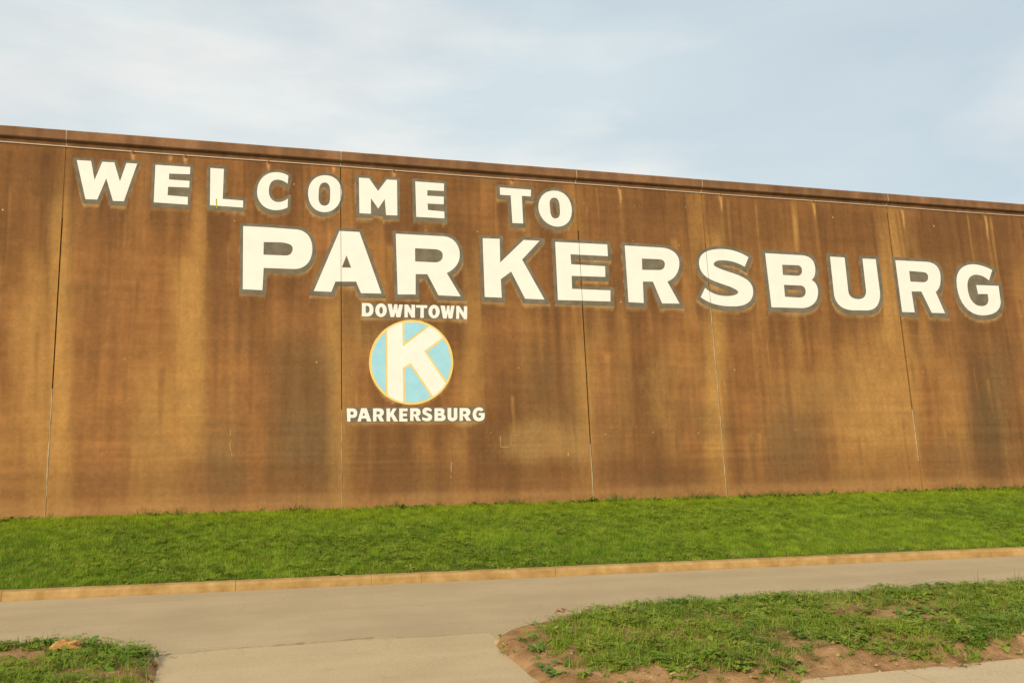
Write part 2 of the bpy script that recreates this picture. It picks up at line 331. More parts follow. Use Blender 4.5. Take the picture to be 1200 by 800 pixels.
# ------------------------------------------------------------------ roadside verges (islands of soil)
far_r = [(2.50, 8.84), (2.60, 9.06), (2.76, 9.25), (2.99, 9.40), (3.26, 9.51), (3.55, 9.62), (3.9, 9.69), (4.4, 9.74), (4.96, 9.76), (7.15, 9.70), (9.6, 9.60), (14, 9.40), (24, 8.9)]
far_l = [(-0.47, 9.00), (-0.52, 9.25), (-0.64, 9.45), (-0.80, 9.60), (-1.02, 9.72), (-1.3, 9.82), (-1.7, 9.90), (-2.2, 9.94), (-6, 10.1), (-12, 10.3)]
def verge(name, far, sgn):
    fx = np.array([p[0] for p in far]); fy = np.array([p[1] for p in far])
    x0, x1 = far[0][0], far[-1][0]
    u = np.concatenate([np.linspace(0, 1, 24) ** 1.5 * 1.2, 1.2 + np.arange(0.05, abs(x1 - x0) - 1.2, 0.06)])
    xs = x0 + sgn * u
    yf = np.interp(xs * sgn, fx * sgn, fy) - 0.07
    ts = np.linspace(0, 1, 62)
    X, T = np.meshgrid(xs, ts, indexing='ij')
    yn = 6.90 + 0.16 * (fbm(X * 2.3, X * 0 + 1, 21, 5) - .5) * 2
    Y = yn + (yf[:, None] - yn) * T
    dn = Y - yn; df = yf[:, None] - Y; ds = np.abs(X - x0)
    e = np.clip(np.minimum(np.minimum(dn / 0.45, df / 0.10), ds / 0.12), 0, 1)
    bank = np.clip((dn - 0.16) / 0.28, 0, 1)
    Z = -0.012 + e * 0.076 + bank * 0.05 * np.clip(ds / 0.9, 0, 1) + 0.07 * (fbm(X * 1.4, Y * 1.4, 31) - 0.5) * e + (0.05 * (fbm(X * 6, Y * 6, 33) - 0.5) + 0.05 * (fbm(X * 15, Y * 15, 37) - 0.5)) * np.clip(e * 1.4, 0.15, 1) * np.clip(1.6 - dn, 0.35, 1)
    nx, ny = X.shape
    f = [(i * ny + j, (i + 1) * ny + j, (i + 1) * ny + j + 1, i * ny + j + 1) for i in range(nx - 1) for j in range(ny - 1)]
    if sgn < 0: f = [q[::-1] for q in f]
    o = mesh_obj(name, np.stack([X, Y, Z], -1).reshape(-1, 3), f, M['soil'], None, True)
    tag(o, kind='structure')
    return o, X, Y, Z, dn, df, ds
verge_r, X, Y, Z, dn, df, ds = verge('verge', far_r, 1)
vr_grid = (X, Y, Z)
viz = np.clip((13 - X) / 0.5, 0, 1)
bare = fbm(X * 1.0, Y * 1.6, 41)
cover = np.clip((dn - 0.17 - 0.6 * (bare - .5) - 0.10 * np.clip(1.3 - ds, 0, 1)) / 0.25, 0, 1) * np.clip((ds - 0.02 - 0.45 * bare) / 0.35 + np.clip((df - 0.9) / 0.5, 0, 1) * 0.5, 0, 1)
edge_bare = np.clip((df - 0.16) / 0.08 + (ds - 0.75 - 0.5 * bare) * 3, 0, 1) * np.clip((ds - .25) / .3 + np.clip((.5 - df) * -4, 0, 1), 0.15, 1)
cover = cover * edge_bare
holes = 0.22 + 0.78 * np.clip((fbm(X * 1.7, Y * 2.4, 43) - 0.33) * 6, 0, 1)
back = np.clip(1.1 - df / 1.1, 0, 1)
set_attr(verge_r, 'dens', viz * np.clip(cover * np.maximum(holes, back * 0.8), 0, 1))
set_attr(verge_r, 'broad', viz * np.clip(cover * (0.30 + np.clip((fbm(X * 1.5, Y * 1.5, 47) - 0.42) * 6, 0, 1)), 0, 1))
set_attr(verge_r, 'sparse', viz * np.clip(1 - cover, 0, 1) * np.clip(dn / 0.1, 0, 1) * np.clip((fbm(X * 3, Y * 3, 51) - 0.45) * 6, 0, 1))
verge_l, X, Y, Z, dn, df, ds = verge('verge', far_l, -1)
vl_grid = (X, Y, Z)
viz = np.clip((X + 5) / 0.5, 0, 1)
cover = np.clip((ds - 0.04) / 0.15, 0, 1) * (0.35 + 0.65 * np.clip((fbm(X * 1.8, Y * 2.2, 61) - 0.36) * 6, 0, 1))
bare_l = np.clip(np.hypot((X + 1.62) / 0.30, (Y - 9.2) / 0.15) - 0.6, 0, 1)
set_attr(verge_l, 'dens', viz * np.clip(cover * bare_l, 0, 1))
set_attr(verge_l, 'broad', viz * np.clip(cover * bare_l * (0.35 + np.clip((fbm(X * 1.5, Y * 1.5, 67) - 0.4) * 6, 0, 1)), 0, 1))
set_attr(verge_l, 'sparse', viz * np.clip(1 - cover, 0, 1) * np.clip(dn / 0.1, 0, 1))

edge = tag(empty('kerb', (0, 9.5, 0)), kind='structure')
eprof = [(0.0, -0.12), (0.0, 0.024), (-0.010, 0.034), (-0.085, 0.034), (-0.085, -0.12)]
def resample(pts, step=0.08):
    P = np.array(pts); d = np.r_[0, np.cumsum(np.linalg.norm(np.diff(P, axis=0), axis=1))]
    s = np.arange(0, d[-1], step); return np.stack([np.interp(s, d, P[:, 0]), np.interp(s, d, P[:, 1])], 1), s
for far, flip in ((far_r, False), (far_l, True)):
    P, s = resample(far)
    cuts = [0, 1.05, 2.9, 5.9, 8.9, 11.9] if not flip else [0, 0.95, 2.6, 5.6]
    for a, b in zip(cuts[:-1], cuts[1:]):
        k = (s >= a + 0.01) & (s <= b + 0.01); seg = P[k] - np.array([0, 9.5])
        if not flip: seg = seg[::-1]
        kerb_seg(edge, seg, eprof, M['edging'])

# ------------------------------------------------------------------ lettering: outlines read off the photograph, placed on the wall plane
def cub(p0, c, n=9):
    t = np.linspace(0, 1, n + 1)[1:, None]; p = [np.array(p0), np.array(c[0:2]), np.array(c[2:4]), np.array(c[4:6])]
    return (1 - t) ** 3 * p[0] + 3 * (1 - t) ** 2 * t * p[1] + 3 * (1 - t) * t ** 2 * p[2] + t ** 3 * p[3]
def path(tok, org, sc):
    out = []
    for k in tok:
        if len(k) == 2: out.append(np.array(k, float))
        else: out += list(cub(out[-1], k))
    P = np.array(out, float)
    if np.linalg.norm(P[0] - P[-1]) < 1e-6: P = P[:-1]
    return P / sc + np.array(org)
def ell(cx, cy, rx, ry, n=40):
    a = np.linspace(0, 2 * np.pi, n, endpoint=False); return [(cx + rx * math.cos(t), cy + ry * math.sin(t)) for t in a]

A10 = lambda x, y: ((x, y), 10.0)
A8 = lambda x, y: ((x, y), 8.0)
# name, word, (origin, scale), outer, holes, outline offset, outline shift, keep holes open in outline, extra grey fill
BIG = []
def big(ch, word, o, outer, holes=(), d=3.3, sh=(-0.5, 1.2), open_=True, fill=()):
    BIG.append((ch, word, path(outer, *o), [path(h, *o) for h in holes], d, sh, open_, [path(h, *o) for h in fill]))
Wd = 'WELCOME TO'
big('W', Wd, A10(70, 170), [(200,178),(368,188),(408,412),(500,198),(640,206),(706,428),(782,212),(908,220),(752,660),(624,656),(546,392),(440,640),(302,636)])
big('E', Wd, A10(170, 175), [(122,183),(530,210),(526,294),(282,286),(280,355),(522,372),(518,450),(270,440),(264,540),(502,560),(500,650),(102,622)], fill=[[(270,280),(550,300),(545,365),(520,460),(530,560),(260,545)]])
big('L', Wd, A10(170, 175), [(766,220),(924,232),(910,582),(1150,602),(1146,684),(760,656)])
big('C', Wd, A10(290, 185), [(480,212),(440,185,390,170,330,170),(200,170,112,270,112,400),(112,530,210,614,330,614),(380,614,430,605,470,582),(474,478),(440,505,400,520,360,520),(290,520,250,460,250,385),(250,310,285,257,345,257),(395,257,435,275,470,305)])
big('O', Wd, A10(290, 185), [(905,206),(1030,206,1102,290,1102,410),(1102,540,1020,638,905,638),(790,638,710,550,710,415),(710,290,790,206,905,206)], [[(905,290),(945,290,970,330,970,390),(968,470),(968,530,945,562,900,562),(858,562,832,525,832,465),(836,385),(838,325,865,290,905,290)]])
big('M', Wd, A10(410, 195), [(106,134),(226,142),(330,290),(432,156),(552,162),(556,576),(424,572),(408,384),(332,496),(246,374),(246,556),(112,550)], fill=[[(240,380),(330,490),(412,390),(424,572),(246,556)]])
big('E', Wd, A10(410, 195), [(766,178),(1104,202),(1100,290),(908,280),(906,345),(1100,356),(1100,446),(910,436),(914,512),(1106,530),(1108,610),(778,592)], fill=[[(900,275),(1130,290),(1130,540),(905,515)]])
big('T', Wd, A10(570, 205), [(156,148),(522,176),(518,254),(414,246),(430,570),(304,564),(284,242),(160,234)])
big('O', Wd, A10(570, 205), [(790,185),(920,185,995,290,1000,410),(1003,530,940,608,830,608),(700,600,615,490,608,385),(605,265,680,185,790,185)], [[(795,268),(835,268,854,310,858,370),(862,430),(864,480,845,512,808,512),(770,512,752,475,746,420),(740,340),(738,300,755,268,795,268)]])
Wd = 'PARKERSBURG'; K2 = dict(d=3.7, sh=(0.2, 1.3))
big('P', Wd, A8(260, 255), [(200,80),(400,90),(700,112),(790,118,848,190,848,290),(848,400,790,482,680,482),(392,472),(380,680),(196,672)], [[(392,230),(540,232),(610,236,664,250,664,290),(664,330,640,356,600,356),(390,348)]], open_=False, **K2)
big('A', Wd, A8(340, 258), [(462,102),(650,112),(856,688),(664,684),(618,576),(424,576),(386,672),(222,664)], [[(528,330),(572,446),(484,444)]], open_=False, **K2)
big('R', Wd, A8(440, 262), [(190,96),(640,120),(730,126,785,200,790,280),(795,370,740,430,668,464),(798,682),(590,672),(486,474),(376,474),(376,664),(208,664)], [[(370,232),(550,240),(600,242,630,260,630,300),(630,340,605,364,555,364),(372,356)]], open_=False, **K2)
big('K', Wd, A8(545, 265), [(164,114),(324,120),(328,342),(548,130),(698,138),(534,314),(744,688),(562,680),(432,426),(334,498),(344,670),(184,664)], **K2)
big('E', Wd, A8(620, 272), [(244,92),(732,116),(738,226),(388,208),(394,302),(712,320),(714,420),(398,410),(402,532),(762,546),(762,650),(270,636)], **K2)
big('R', Wd, A8(700, 275), [(256,102),(600,122),(700,128,765,185,768,260),(770,340,735,410,656,440),(770,646),(606,644),(520,440),(426,440),(434,640),(292,632)], [[(416,224),(570,230),(615,232,632,250,632,275),(632,315,610,332,575,332),(420,330)]], open_=False, **K2)
big('S', Wd, A8(790, 280), [(696,172),(620,125,540,95,440,95),(300,95,232,140,232,220),(232,290,270,345,340,380),(440,425,520,440,570,470),(595,485,603,495,598,505),(590,525,540,537,480,535),(400,533,330,500,290,458),(248,545),(330,610,430,632,560,632),(680,632,740,580,740,495),(740,400,660,360,560,325),(500,305,460,292,420,275),(385,260,365,250,370,230),(385,205,415,200,455,200),(540,202,610,230,660,262)], **K2)
big('B', Wd, A8(870, 285), [(212,94),(560,114),(640,120,680,170,682,245),(684,295,670,330,646,345),(690,365,708,410,708,460),(708,550,650,605,560,608),(272,600)], [[(372,202),(510,206),(545,208,558,230,558,258),(558,290,540,306,510,306),(378,298)], [(388,390),(540,396),(575,398,592,420,592,455),(592,490,570,510,535,510),(398,502)]], **K2)
big('U', Wd, A8(940, 288), [(260,102),(396,110),(432,430),(440,480,480,500,525,500),(580,500,598,470,598,420),(564,120),(688,126),(728,430),(735,550,690,606,600,606),(470,604),(370,600,305,540,296,440)], **K2)
big('R', Wd, A8(1050, 290), [(-8,120),(290,135),(370,140,416,200,416,275),(418,340,410,390,370,416),(458,616),(334,612),(236,412),(144,412),(174,608),(56,604)], [[(122,220),(245,230),(285,233,300,250,300,280),(300,310,285,326,250,326),(134,320)]], open_=False, **K2)
big('G', Wd, A8(1050, 290), [(900,212),(850,185,780,158,720,158),(620,158,566,220,566,310),(566,480,660,636,810,636),(920,636,980,590,980,510),(960,360),(750,352),(768,436),(858,436),(862,460,866,480,864,500),(860,535,835,550,800,550),(710,550,672,450,668,360),(666,295,695,255,750,255),(800,258,840,280,870,310)], fill=[[(750,255),(870,310),(860,355),(858,436),(864,500),(800,550),(700,500),(668,350)]], **K2)

SMALL = {'DOWNTOWN': [], 'PARKERSBURG': []}
def small(word, ch, o, outer, holes=()):
    SMALL[word].append((ch, path(outer, *o), [path(h, *o) for h in holes]))
o = ((415, 345), 16.0)
small('DOWNTOWN', 'D', o, [(144,160),(260,162),(330,165,362,220,362,285),(362,370,320,412,240,414),(144,412)], [[(216,214),(240,212),(275,215,288,245,288,285),(288,325,270,350,235,350),(216,348)]])
small('DOWNTOWN', 'O', o, ell(504, 296, 108, 128), [ell(505, 300, 34, 66, 24)])
small('DOWNTOWN', 'W', o, [(628,178),(706,182),(726,310),(752,185),(808,185),(816,310),(845,190),(912,192),(868,428),(790,428),(775,330),(748,424),(682,424)])
small('DOWNTOWN', 'N', o, [(944,190),(1010,192),(1075,300),(1075,192),(1140,194),(1140,436),(1075,434),(1005,310),(1005,432),(942,430)])
o = ((480, 345), 16.0)
small('DOWNTOWN', 'T', o, [(120,200),(330,204),(328,256),(266,254),(264,440),(200,438),(204,250),(120,246)])
small('DOWNTOWN', 'O', o, ell(458, 322, 106, 126), [ell(458, 326, 34, 68, 24)])
small('DOWNTOWN', 'W', o, [(578,210),(660,212),(682,335),(704,212),(744,212),(756,335),(778,212),(842,214),(800,450),(730,450),(712,350),(695,450),(628,450)])
small('DOWNTOWN', 'N', o, [(874,214),(930,216),(1016,345),(1018,222),(1080,222),(1076,464),(1018,462),(930,325),(928,458),(872,456)])
o = ((400, 465), 13.333); Wd = 'PARKERSBURG'
small(Wd, 'P', o, [(84,178),(180,178),(225,180,248,210,248,250),(248,300,225,325,180,325),(142,325),(142,384),(92,384)], [[(142,228),(170,228),(185,229,192,238,192,252),(192,270,184,278,168,278),(142,278)]])
small(Wd, 'A', o, [(310,175),(395,175),(468,382),(400,382),(388,335),(315,335),(302,382),(252,382)], [[(350,240),(372,290),(330,290)]])
small(Wd, 'R', o, [(495,178),(600,178),(640,180,664,205,664,238),(664,270,650,287,625,295),(668,380),(605,380),(565,305),(548,305),(548,380),(495,380)], [[(548,225),(585,225),(600,235),(605,250),(598,265),(580,272),(548,272)]])
small(Wd, 'K', o, [(704,178),(762,178),(762,255),(805,178),(862,178),(815,260),(885,380),(820,380),(775,300),(762,320),(762,380),(706,380)])
small(Wd, 'E', o, [(905,178),(1035,178),(1035,222),(960,222),(960,258),(1025,258),(1025,300),(960,300),(960,338),(1032,338),(1032,382),(905,382)])
o = ((480, 465), 13.333)
small(Wd, 'R', o, [(8,175),(110,175),(148,178,170,205,170,238),(170,270,155,290,130,298),(180,374),(112,374),(75,300),(60,300),(60,374),(8,374)], [[(62,225),(90,225),(104,235),(106,248),(100,262),(85,270),(62,270)]])
small(Wd, 'S', o, [(345,195),(320,175,300,165,270,165),(225,165,200,190,200,228),(200,260,220,272,250,285),(275,298,290,302,290,315),(290,325,280,330,262,330),(235,330,215,322,200,310),(192,350),(215,368,240,378,272,378),(325,378,352,350,352,310),(352,280,330,268,300,255),(275,245,258,240,258,228),(258,218,268,212,285,212),(305,212,322,222,335,235)])
small(Wd, 'B', o, [(388,175),(490,175),(525,175,545,195,545,225),(545,245,538,258,525,268),(548,278,562,296,562,322),(562,358,535,375,490,375),(388,375)], [[(440,222),(480,222),(490,235),(480,248),(440,248)], [(440,295),(490,295),(502,310),(490,326),(440,326)]])
small(Wd, 'U', o, [(592,172),(650,172),(650,300),(650,318,658,325,670,325),(684,325,690,318,690,300),(690,172),(745,172),(745,305),(745,350,715,378,668,378),(620,378,592,350,592,305)])
small(Wd, 'R', o, [(780,172),(885,172),(925,174,948,200,948,236),(948,268,932,287,908,295),(965,372),(890,372),(848,298),(832,298),(832,372),(780,372)], [[(834,222),(868,222),(882,232),(885,246),(878,260),(862,268),(834,268)]])
small(Wd, 'G', o, [(1155,200),(1140,175,1115,162,1085,162),(1025,162,984,205,984,270),(984,335,1020,378,1080,378),(1135,378,1170,350,1172,300),(1174,250),(1080,250),(1080,288),(1120,290),(1118,312,1105,325,1085,325),(1055,325,1040,300,1040,270),(1040,232,1058,212,1085,212),(1097,212,1107,217,1115,225)])
BANDS = {'DOWNTOWN': [(424.0, 355.2), (547.4, 358.4), (547.6, 374.2), (424.0, 372.0)], 'PARKERSBURG': [(405.6, 477.0), (568.4, 476.4), (568.4, 494.0), (405.6, 494.4)]}
o = ((425, 370), 7.275)
EMB_C, EMB_R = (481.8, 424.4), (49.3, 49.6)
EMB_K = path([(208,-30),(336,-30),(342,262),(650,30),(765,126),(525,300),(782,690),(665,780),(411,402),(342,444),(348,830),(212,830)], *o)

def seg_sdf(loops, gx, gy):
    """signed distance (negative inside, even-odd) of closed loops on a grid"""
    px, py = np.meshgrid(gx, gy); d2 = np.full(px.shape, 1e12); ins = np.zeros(px.shape, bool)
    for P in loops:
        Q = np.roll(P, -1, 0)
        for a, b in zip(P, Q):
            e = b - a; l2 = e @ e
            if l2 < 1e-12: continue
            t = np.clip(((px - a[0]) * e[0] + (py - a[1]) * e[1]) / l2, 0, 1)
            d2 = np.minimum(d2, (px - a[0] - t * e[0]) ** 2 + (py - a[1] - t * e[1]) ** 2)
            c = (a[1] > py) != (b[1] > py)
            if abs(e[1]) > 1e-12: ins ^= c & (px < a[0] + (py - a[1]) / e[1] * e[0])
    d = np.sqrt(d2); return np.where(ins, -d, d)
def contours(Fd, gx, gy):
    """marching squares; loops of the zero level"""
    Fd = np.where(Fd == 0, 1e-9, Fd); neg = Fd < 0; nxt = {}
    ny, nx = Fd.shape
    c = neg[:-1, :-1].astype(int) + 2 * neg[:-1, 1:] + 4 * neg[1:, 1:] + 8 * neg[1:, :-1]
    TBL = {1: [(3, 0)], 2: [(0, 1)], 3: [(3, 1)], 4: [(1, 2)], 6: [(0, 2)], 7: [(3, 2)], 8: [(2, 3)], 9: [(2, 0)], 11: [(2, 1)], 12: [(1, 3)], 13: [(1, 0)], 14: [(0, 3)], 5: [(3, 0), (1, 2)], 10: [(0, 1), (2, 3)]}
    eid = lambda i, j, e: ((i, j, 0), (i, j + 1, 1), (i + 1, j, 0), (i, j, 1))[e]
    for i, j in zip(*np.nonzero((c > 0) & (c < 15))):
        for a, b in TBL[c[i, j]]: nxt[eid(i, j, a)] = eid(i, j, b)
    def pt(k):
        i, j, v = k
        if v == 0: a, b = Fd[i, j], Fd[i, j + 1]; t = a / (a - b); return (gx[j] + t * (gx[1] - gx[0]), gy[i])
        a, b = Fd[i, j], Fd[i + 1, j]; t = a / (a - b); return (gx[j], gy[i] + t * (gy[1] - gy[0]))
    loops = []
    while nxt:
        s = next(iter(nxt)); k = s; lp = []
        while k in nxt:
            lp.append(pt(k)); k = nxt.pop(k)
        if len(lp) > 6: loops.append(simplify(np.array(lp), 0.07))
    return [l for l in loops if len(l) > 3]
def simplify(P, tol):
    keep = np.zeros(len(P), bool); h = len(P) // 2; keep[[0, h]] = True
    st = [(0, h), (h, len(P))]
    PP = np.vstack([P, P[:1]])
    while st:
        a, b = st.pop()
        if b - a < 2: continue
        s, e = PP[a], PP[b]; d = e - s; n = np.hypot(*d)
        q = PP[a + 1:b] - s
        dist = np.abs(d[0] * q[:, 1] - d[1] * q[:, 0]) / n if n > 1e-9 else np.hypot(q[:, 0], q[:, 1])
        k = int(dist.argmax())
        if dist[k] > tol:
            m = a + 1 + k; keep[m % len(P)] = True; st += [(a, m), (m, b)]
    return P[keep]
def area(P): return 0.5 * np.sum(P[:, 0] * np.roll(P[:, 1], -1) - np.roll(P[:, 0], -1) * P[:, 1])
def grid_for(loops, pad, st=0.6):
    A = np.vstack(loops); lo = A.min(0) - pad; hi = A.max(0) + pad
    return np.arange(lo[0], hi[0] + st, st), np.arange(lo[1], hi[1] + st, st)
def outline_loops(outer, holes, d, sh, open_, fill):
    base = [outer] + (list(holes) if open_ else [])
    gx, gy = grid_for([outer], d + 9)
    D = seg_sdf(base, gx, gy); out = D - d
    def inside(p):
        r = False
        for P in base:
            Q = np.roll(P, -1, 0)
            for a, b in zip(P, Q):
                if (a[1] > p[1]) != (b[1] > p[1]) and p[0] < a[0] + (p[1] - a[1]) / (b[1] - a[1]) * (b[0] - a[0]): r = not r
        return r
    for P in base:                              # square up the convex corners as a sign painter's outline has them
        n = len(P)
        for i in range(n):
            a, p, b = P[i - 1], P[i], P[(i + 1) % n]
            u = (p - a) / np.linalg.norm(p - a); v = (b - p) / np.linalg.norm(b - p)
            turn = math.degrees(math.atan2(u[0] * v[1] - u[1] * v[0], u @ v))
            if abs(turn) < 28: continue
            s = 1 if turn > 0 else -1
            n1 = np.array([u[1], -u[0]]) * s; n2 = np.array([v[1], -v[0]]) * s
            bis = n1 + n2; bl = np.linalg.norm(bis); bis /= bl
            if inside(p + bis * 0.4): continue
            tip = p + bis * min(d / max(bl / 2, 0.05), d * 1.9)
            out = np.minimum(out, seg_sdf([np.array([p - bis * 0.5, p + n1 * d, tip, p + n2 * d])], gx, gy))
    for q in fill: out = np.minimum(out, seg_sdf([q], gx, gy))
    # drop: the same shape slid down a little, swept
    k = 3; res = out.copy()
    st = gx[1] - gx[0]
    for i in range(1, k + 1):
        dy = int(round(sh[1] * i / k * 1.6 / st)); dx = int(round(sh[0] * i / k * 1.6 / st))
        res = np.minimum(res, np.roll(np.roll(out, dy, 0), dx, 1))
    res = res + 0.55 * (vnoise(gx[None, :] / 5 + gx[0], gy[:, None] / 5, 71) - 0.5)   # hand-cut edge
    return [l for l in contours(res, gx, gy) if abs(area(l)) > 6]

# ------------------------------------------------------------------ joints of the wall
jp = [((78, 170), (53, 600)), ((399, 190), (401, 590)), ((674, 213), (696, 582)), ((822, 226), (851, 575)), ((1039, 245), (1081, 570))]
JX = [float(np.mean([wall_pt(*a)[0], wall_pt(*b)[0]])) for a, b in jp]
JX_ALL = [JX[0] - 12.2, JX[0] - 6.1] + JX + [JX[-1] + 5.6, JX[-1] + 11.2]
GAP = 0.012
GW = {0: .010, 1: .008, 2: .014, 3: .013, 4: .018}
def gap_at(x):
    k = int(np.argmin([abs(x - j) for j in JX])); return GW[k] if abs(x - JX[k]) < 0.1 else GAP

wall = empty('flood_wall', (0, YB, 0))
tag(wall, 'long brown stained concrete flood wall painted with large white welcome lettering', 'wall', kind='thing')
PINV = np.array([0, YB, 0])
def wobj(name, v, f, m, parent=wall, smooth=False):
    """object in world coordinates under the wall"""
    v = np.asarray(v, float) - PINV
    return mesh_obj(name, v, f, m, parent, smooth)

def paint(name, loops, off, m, parent=wall):
    """paint film: loops in photo pixels -> thin sheet lying on the wall, broken at the wall's joints"""
    outer = [l for l in loops]
    W = [np.stack(wall_pt(l[:, 0], l[:, 1]), 1) for l in outer]
    # group holes with their outers by containment
    ar = [abs(area(l)) for l in W]
    order = sorted(range(len(W)), key=lambda i: -ar[i])
    def inside(p, P):
        r = False; Q = np.roll(P, -1, 0)
        for a, b in zip(P, Q):
            if (a[1] > p[1]) != (b[1] > p[1]) and p[0] < a[0] + (p[1] - a[1]) / (b[1] - a[1]) * (b[0] - a[0]): r = not r
        return r
    groups = []; depth = {}
    for i in order:
        par = [g for g in groups if inside(W[i][0], W[g[0]])]
        if len(par) % 2 == 1 and par: par[-1].append(i)
        else: groups.append([i])
    v, f = [], []
    for g in groups:
        ls = [W[i] for i in g]
        tris = geometry.tessellate_polygon([[Vector((p[0], p[1], 0)) for p in l] for l in ls])
        flat = np.vstack(ls); b = len(v)
        v += [tuple(p) for p in flat]; f += [(t[0] + b, t[1] + b, t[2] + b) for t in tris]
    V = np.array(v); P = on_wall(V[:, 0], V[:, 1], off) - PINV
    me = bpy.data.meshes.new(name); me.from_pydata(P.tolist(), [], f); me.update()
    bm = bmesh.new(); bm.from_mesh(me)
    x0, x1 = V[:, 0].min(), V[:, 0].max(); cut = False
    for j in JX:
        if x0 < j < x1:
            cut = True
            for s in (-0.0042, 0.0042):
                bmesh.ops.bisect_plane(bm, geom=bm.verts[:] + bm.edges[:] + bm.faces[:], plane_co=(j + s, 0, 0), plane_no=(1, 0, 0))
            dead = [q for q in bm.faces if abs(q.calc_center_median().x - j) < 0.0042]
            bmesh.ops.delete(bm, geom=dead, context='FACES')
    bmesh.ops.recalc_face_normals(bm, faces=bm.faces[:])
    if bm.faces and sum(q.normal.y * q.calc_area() for q in bm.faces) > 0: bmesh.ops.reverse_faces(bm, faces=bm.faces[:])
    bm.to_mesh(me); bm.free(); me.materials.append(m)
    return link(bpy.data.objects.new(name, me), parent)

MASK = np.zeros((820, 1220), bool)             # where paint lies, used for the rain-washed runs below it
def mask_add(loops):
    A = np.vstack(loops); x0, y0 = np.floor(A.min(0)).astype(int) - 1; x1, y1 = np.ceil(A.max(0)).astype(int) + 2
    gx = np.arange(x0, x1) + 0.0; gy = np.arange(y0, y1) + 0.0
    k = seg_sdf(loops, gx, gy) < 0
    MASK[max(y0, 0):y1, max(x0, 0):x1] |= k[max(-y0, 0):, max(-x0, 0):][:MASK.shape[0] - max(y0, 0), :MASK.shape[1] - max(x0, 0)]
for ch, word, outer, holes, d, sh, open_, fill in BIG:
    ol = outline_loops(outer, holes, d, sh, open_, fill)
    mask_add(ol)
    lt = paint('painted_letter', [outer] + holes, 0.0050, M['white'])
    lt['label'] = 'white letter %s of the word %s' % (ch, 'PARKERSBURG' if word[0] == 'P' else word)
    paint('letter_outline', ol, 0.0025, M['grey'], lt)
for word, lets in SMALL.items():
    b = np.array(BANDS[word])
    bn = []
    for p, q in zip(b, np.roll(b, -1, 0)):
        for t in np.linspace(0, 1, 30, endpoint=False): bn.append(p + (q - p) * t + (rng.random(2) - .5) * 0.7)
    bn = np.array(bn); mask_add([bn])
    band = paint('lettering_band', [bn], 0.0025, M['grey']); band['label'] = 'grey painted band behind the small white word ' + word
    for ch, outer, holes in lets:
        paint('painted_letter', [outer] + holes, 0.0050, M['white'], band)
gx, gy = np.arange(428, 536, 0.5), np.arange(370, 479, 0.5)
PX, PY = np.meshgrid(gx, gy)
def circ(sh): return np.hypot((PX - EMB_C[0]) / EMB_R[0], (PY - EMB_C[1]) / EMB_R[1]) * EMB_R[0] - (EMB_R[0] - sh) + 0.25 * (vnoise(PX / 6, PY / 6, 77) - .5)
sk = seg_sdf([EMB_K], gx, gy)
ring = contours(circ(0), gx, gy); mask_add(ring)
emb = paint('emblem', ring, 0.0020, M['yellow']); emb['label'] = 'round painted emblem, white letter K on pale blue with a yellow rim'
paint('emblem_field', contours(np.maximum(circ(2.7), -(sk - 2.1)), gx, gy), 0.0040, M['blue'], emb)
paint('emblem_letter', contours(np.maximum(circ(2.0), sk), gx, gy), 0.0040, M['white'], emb)

# ------------------------------------------------------------------ stains of the wall
C_BASE = np.array([0.262, 0.120, 0.040]); C_OCH = np.array([0.415, 0.225, 0.066]); C_DRK = np.array([0.128, 0.061, 0.024])
C_GRY = np.array([0.165, 0.106, 0.046]); C_PNK = np.array([0.33, 0.178, 0.068]); C_PALE = np.array([0.52, 0.33, 0.13])
def band(v, a, b, s):                           # soft window
    return 1 / (1 + np.exp(-(v - a) / s)) * 1 / (1 + np.exp((v - b) / s))
OCHRE = [(28, 58, 300, 620, .55), (58, 84, 225, 620, .75), (205, 242, 300, 540, .75), (226, 244, 235, 340, .7), (382, 400, 330, 600, .8), (403, 414, 330, 600, .5),
         (540, 568, 300, 500, .55), (664, 676, 215, 290, .6), (672, 694, 400, 560, .7), (722, 738, 350, 520, .45), (826, 850, 260, 580, .85), (808, 822, 225, 330, .6),
         (985, 1078, 385, 575, .55), (1030, 1062, 245, 420, .9), (590, 690, 495, 540, .55), (150, 200, 420, 580, .25), (1095, 1130, 400, 570, .3), (768, 800, 400, 540, .3)]
DARK = [(-60, 40, 160, 330, .45), (54, 70, 180, 260, .55), (100, 165, 238, 300, .5), (175, 225, 240, 300, .35), (430, 560, 262, 280, .3), (676, 820, 210, 300, .5), (826, 1036, 225, 300, .65), (1062, 1300, 240, 310, .65),
        (400, 520, 505, 590, .4), (625, 648, 400, 485, .6), (735, 800, 365, 400, .35), (860, 930, 365, 440, .4), (700, 850, 535, 575, .45), (560, 690, 545, 580, .45), (1080, 1200, 370, 430, .45), (960, 1010, 340, 420, .35)]
GREY = [(235, 290, 480, 600, .5), (320, 396, 390, 590, .75), (700, 745, 450, 560, .35), (900, 965, 470, 570, .65), (1138, 1185, 400, 575, .8), (600, 690, 410, 540, .45), (160, 240, 540, 600, .3), (60, 72, 200, 290, .5), (1010, 1200, 245, 330, .2)]
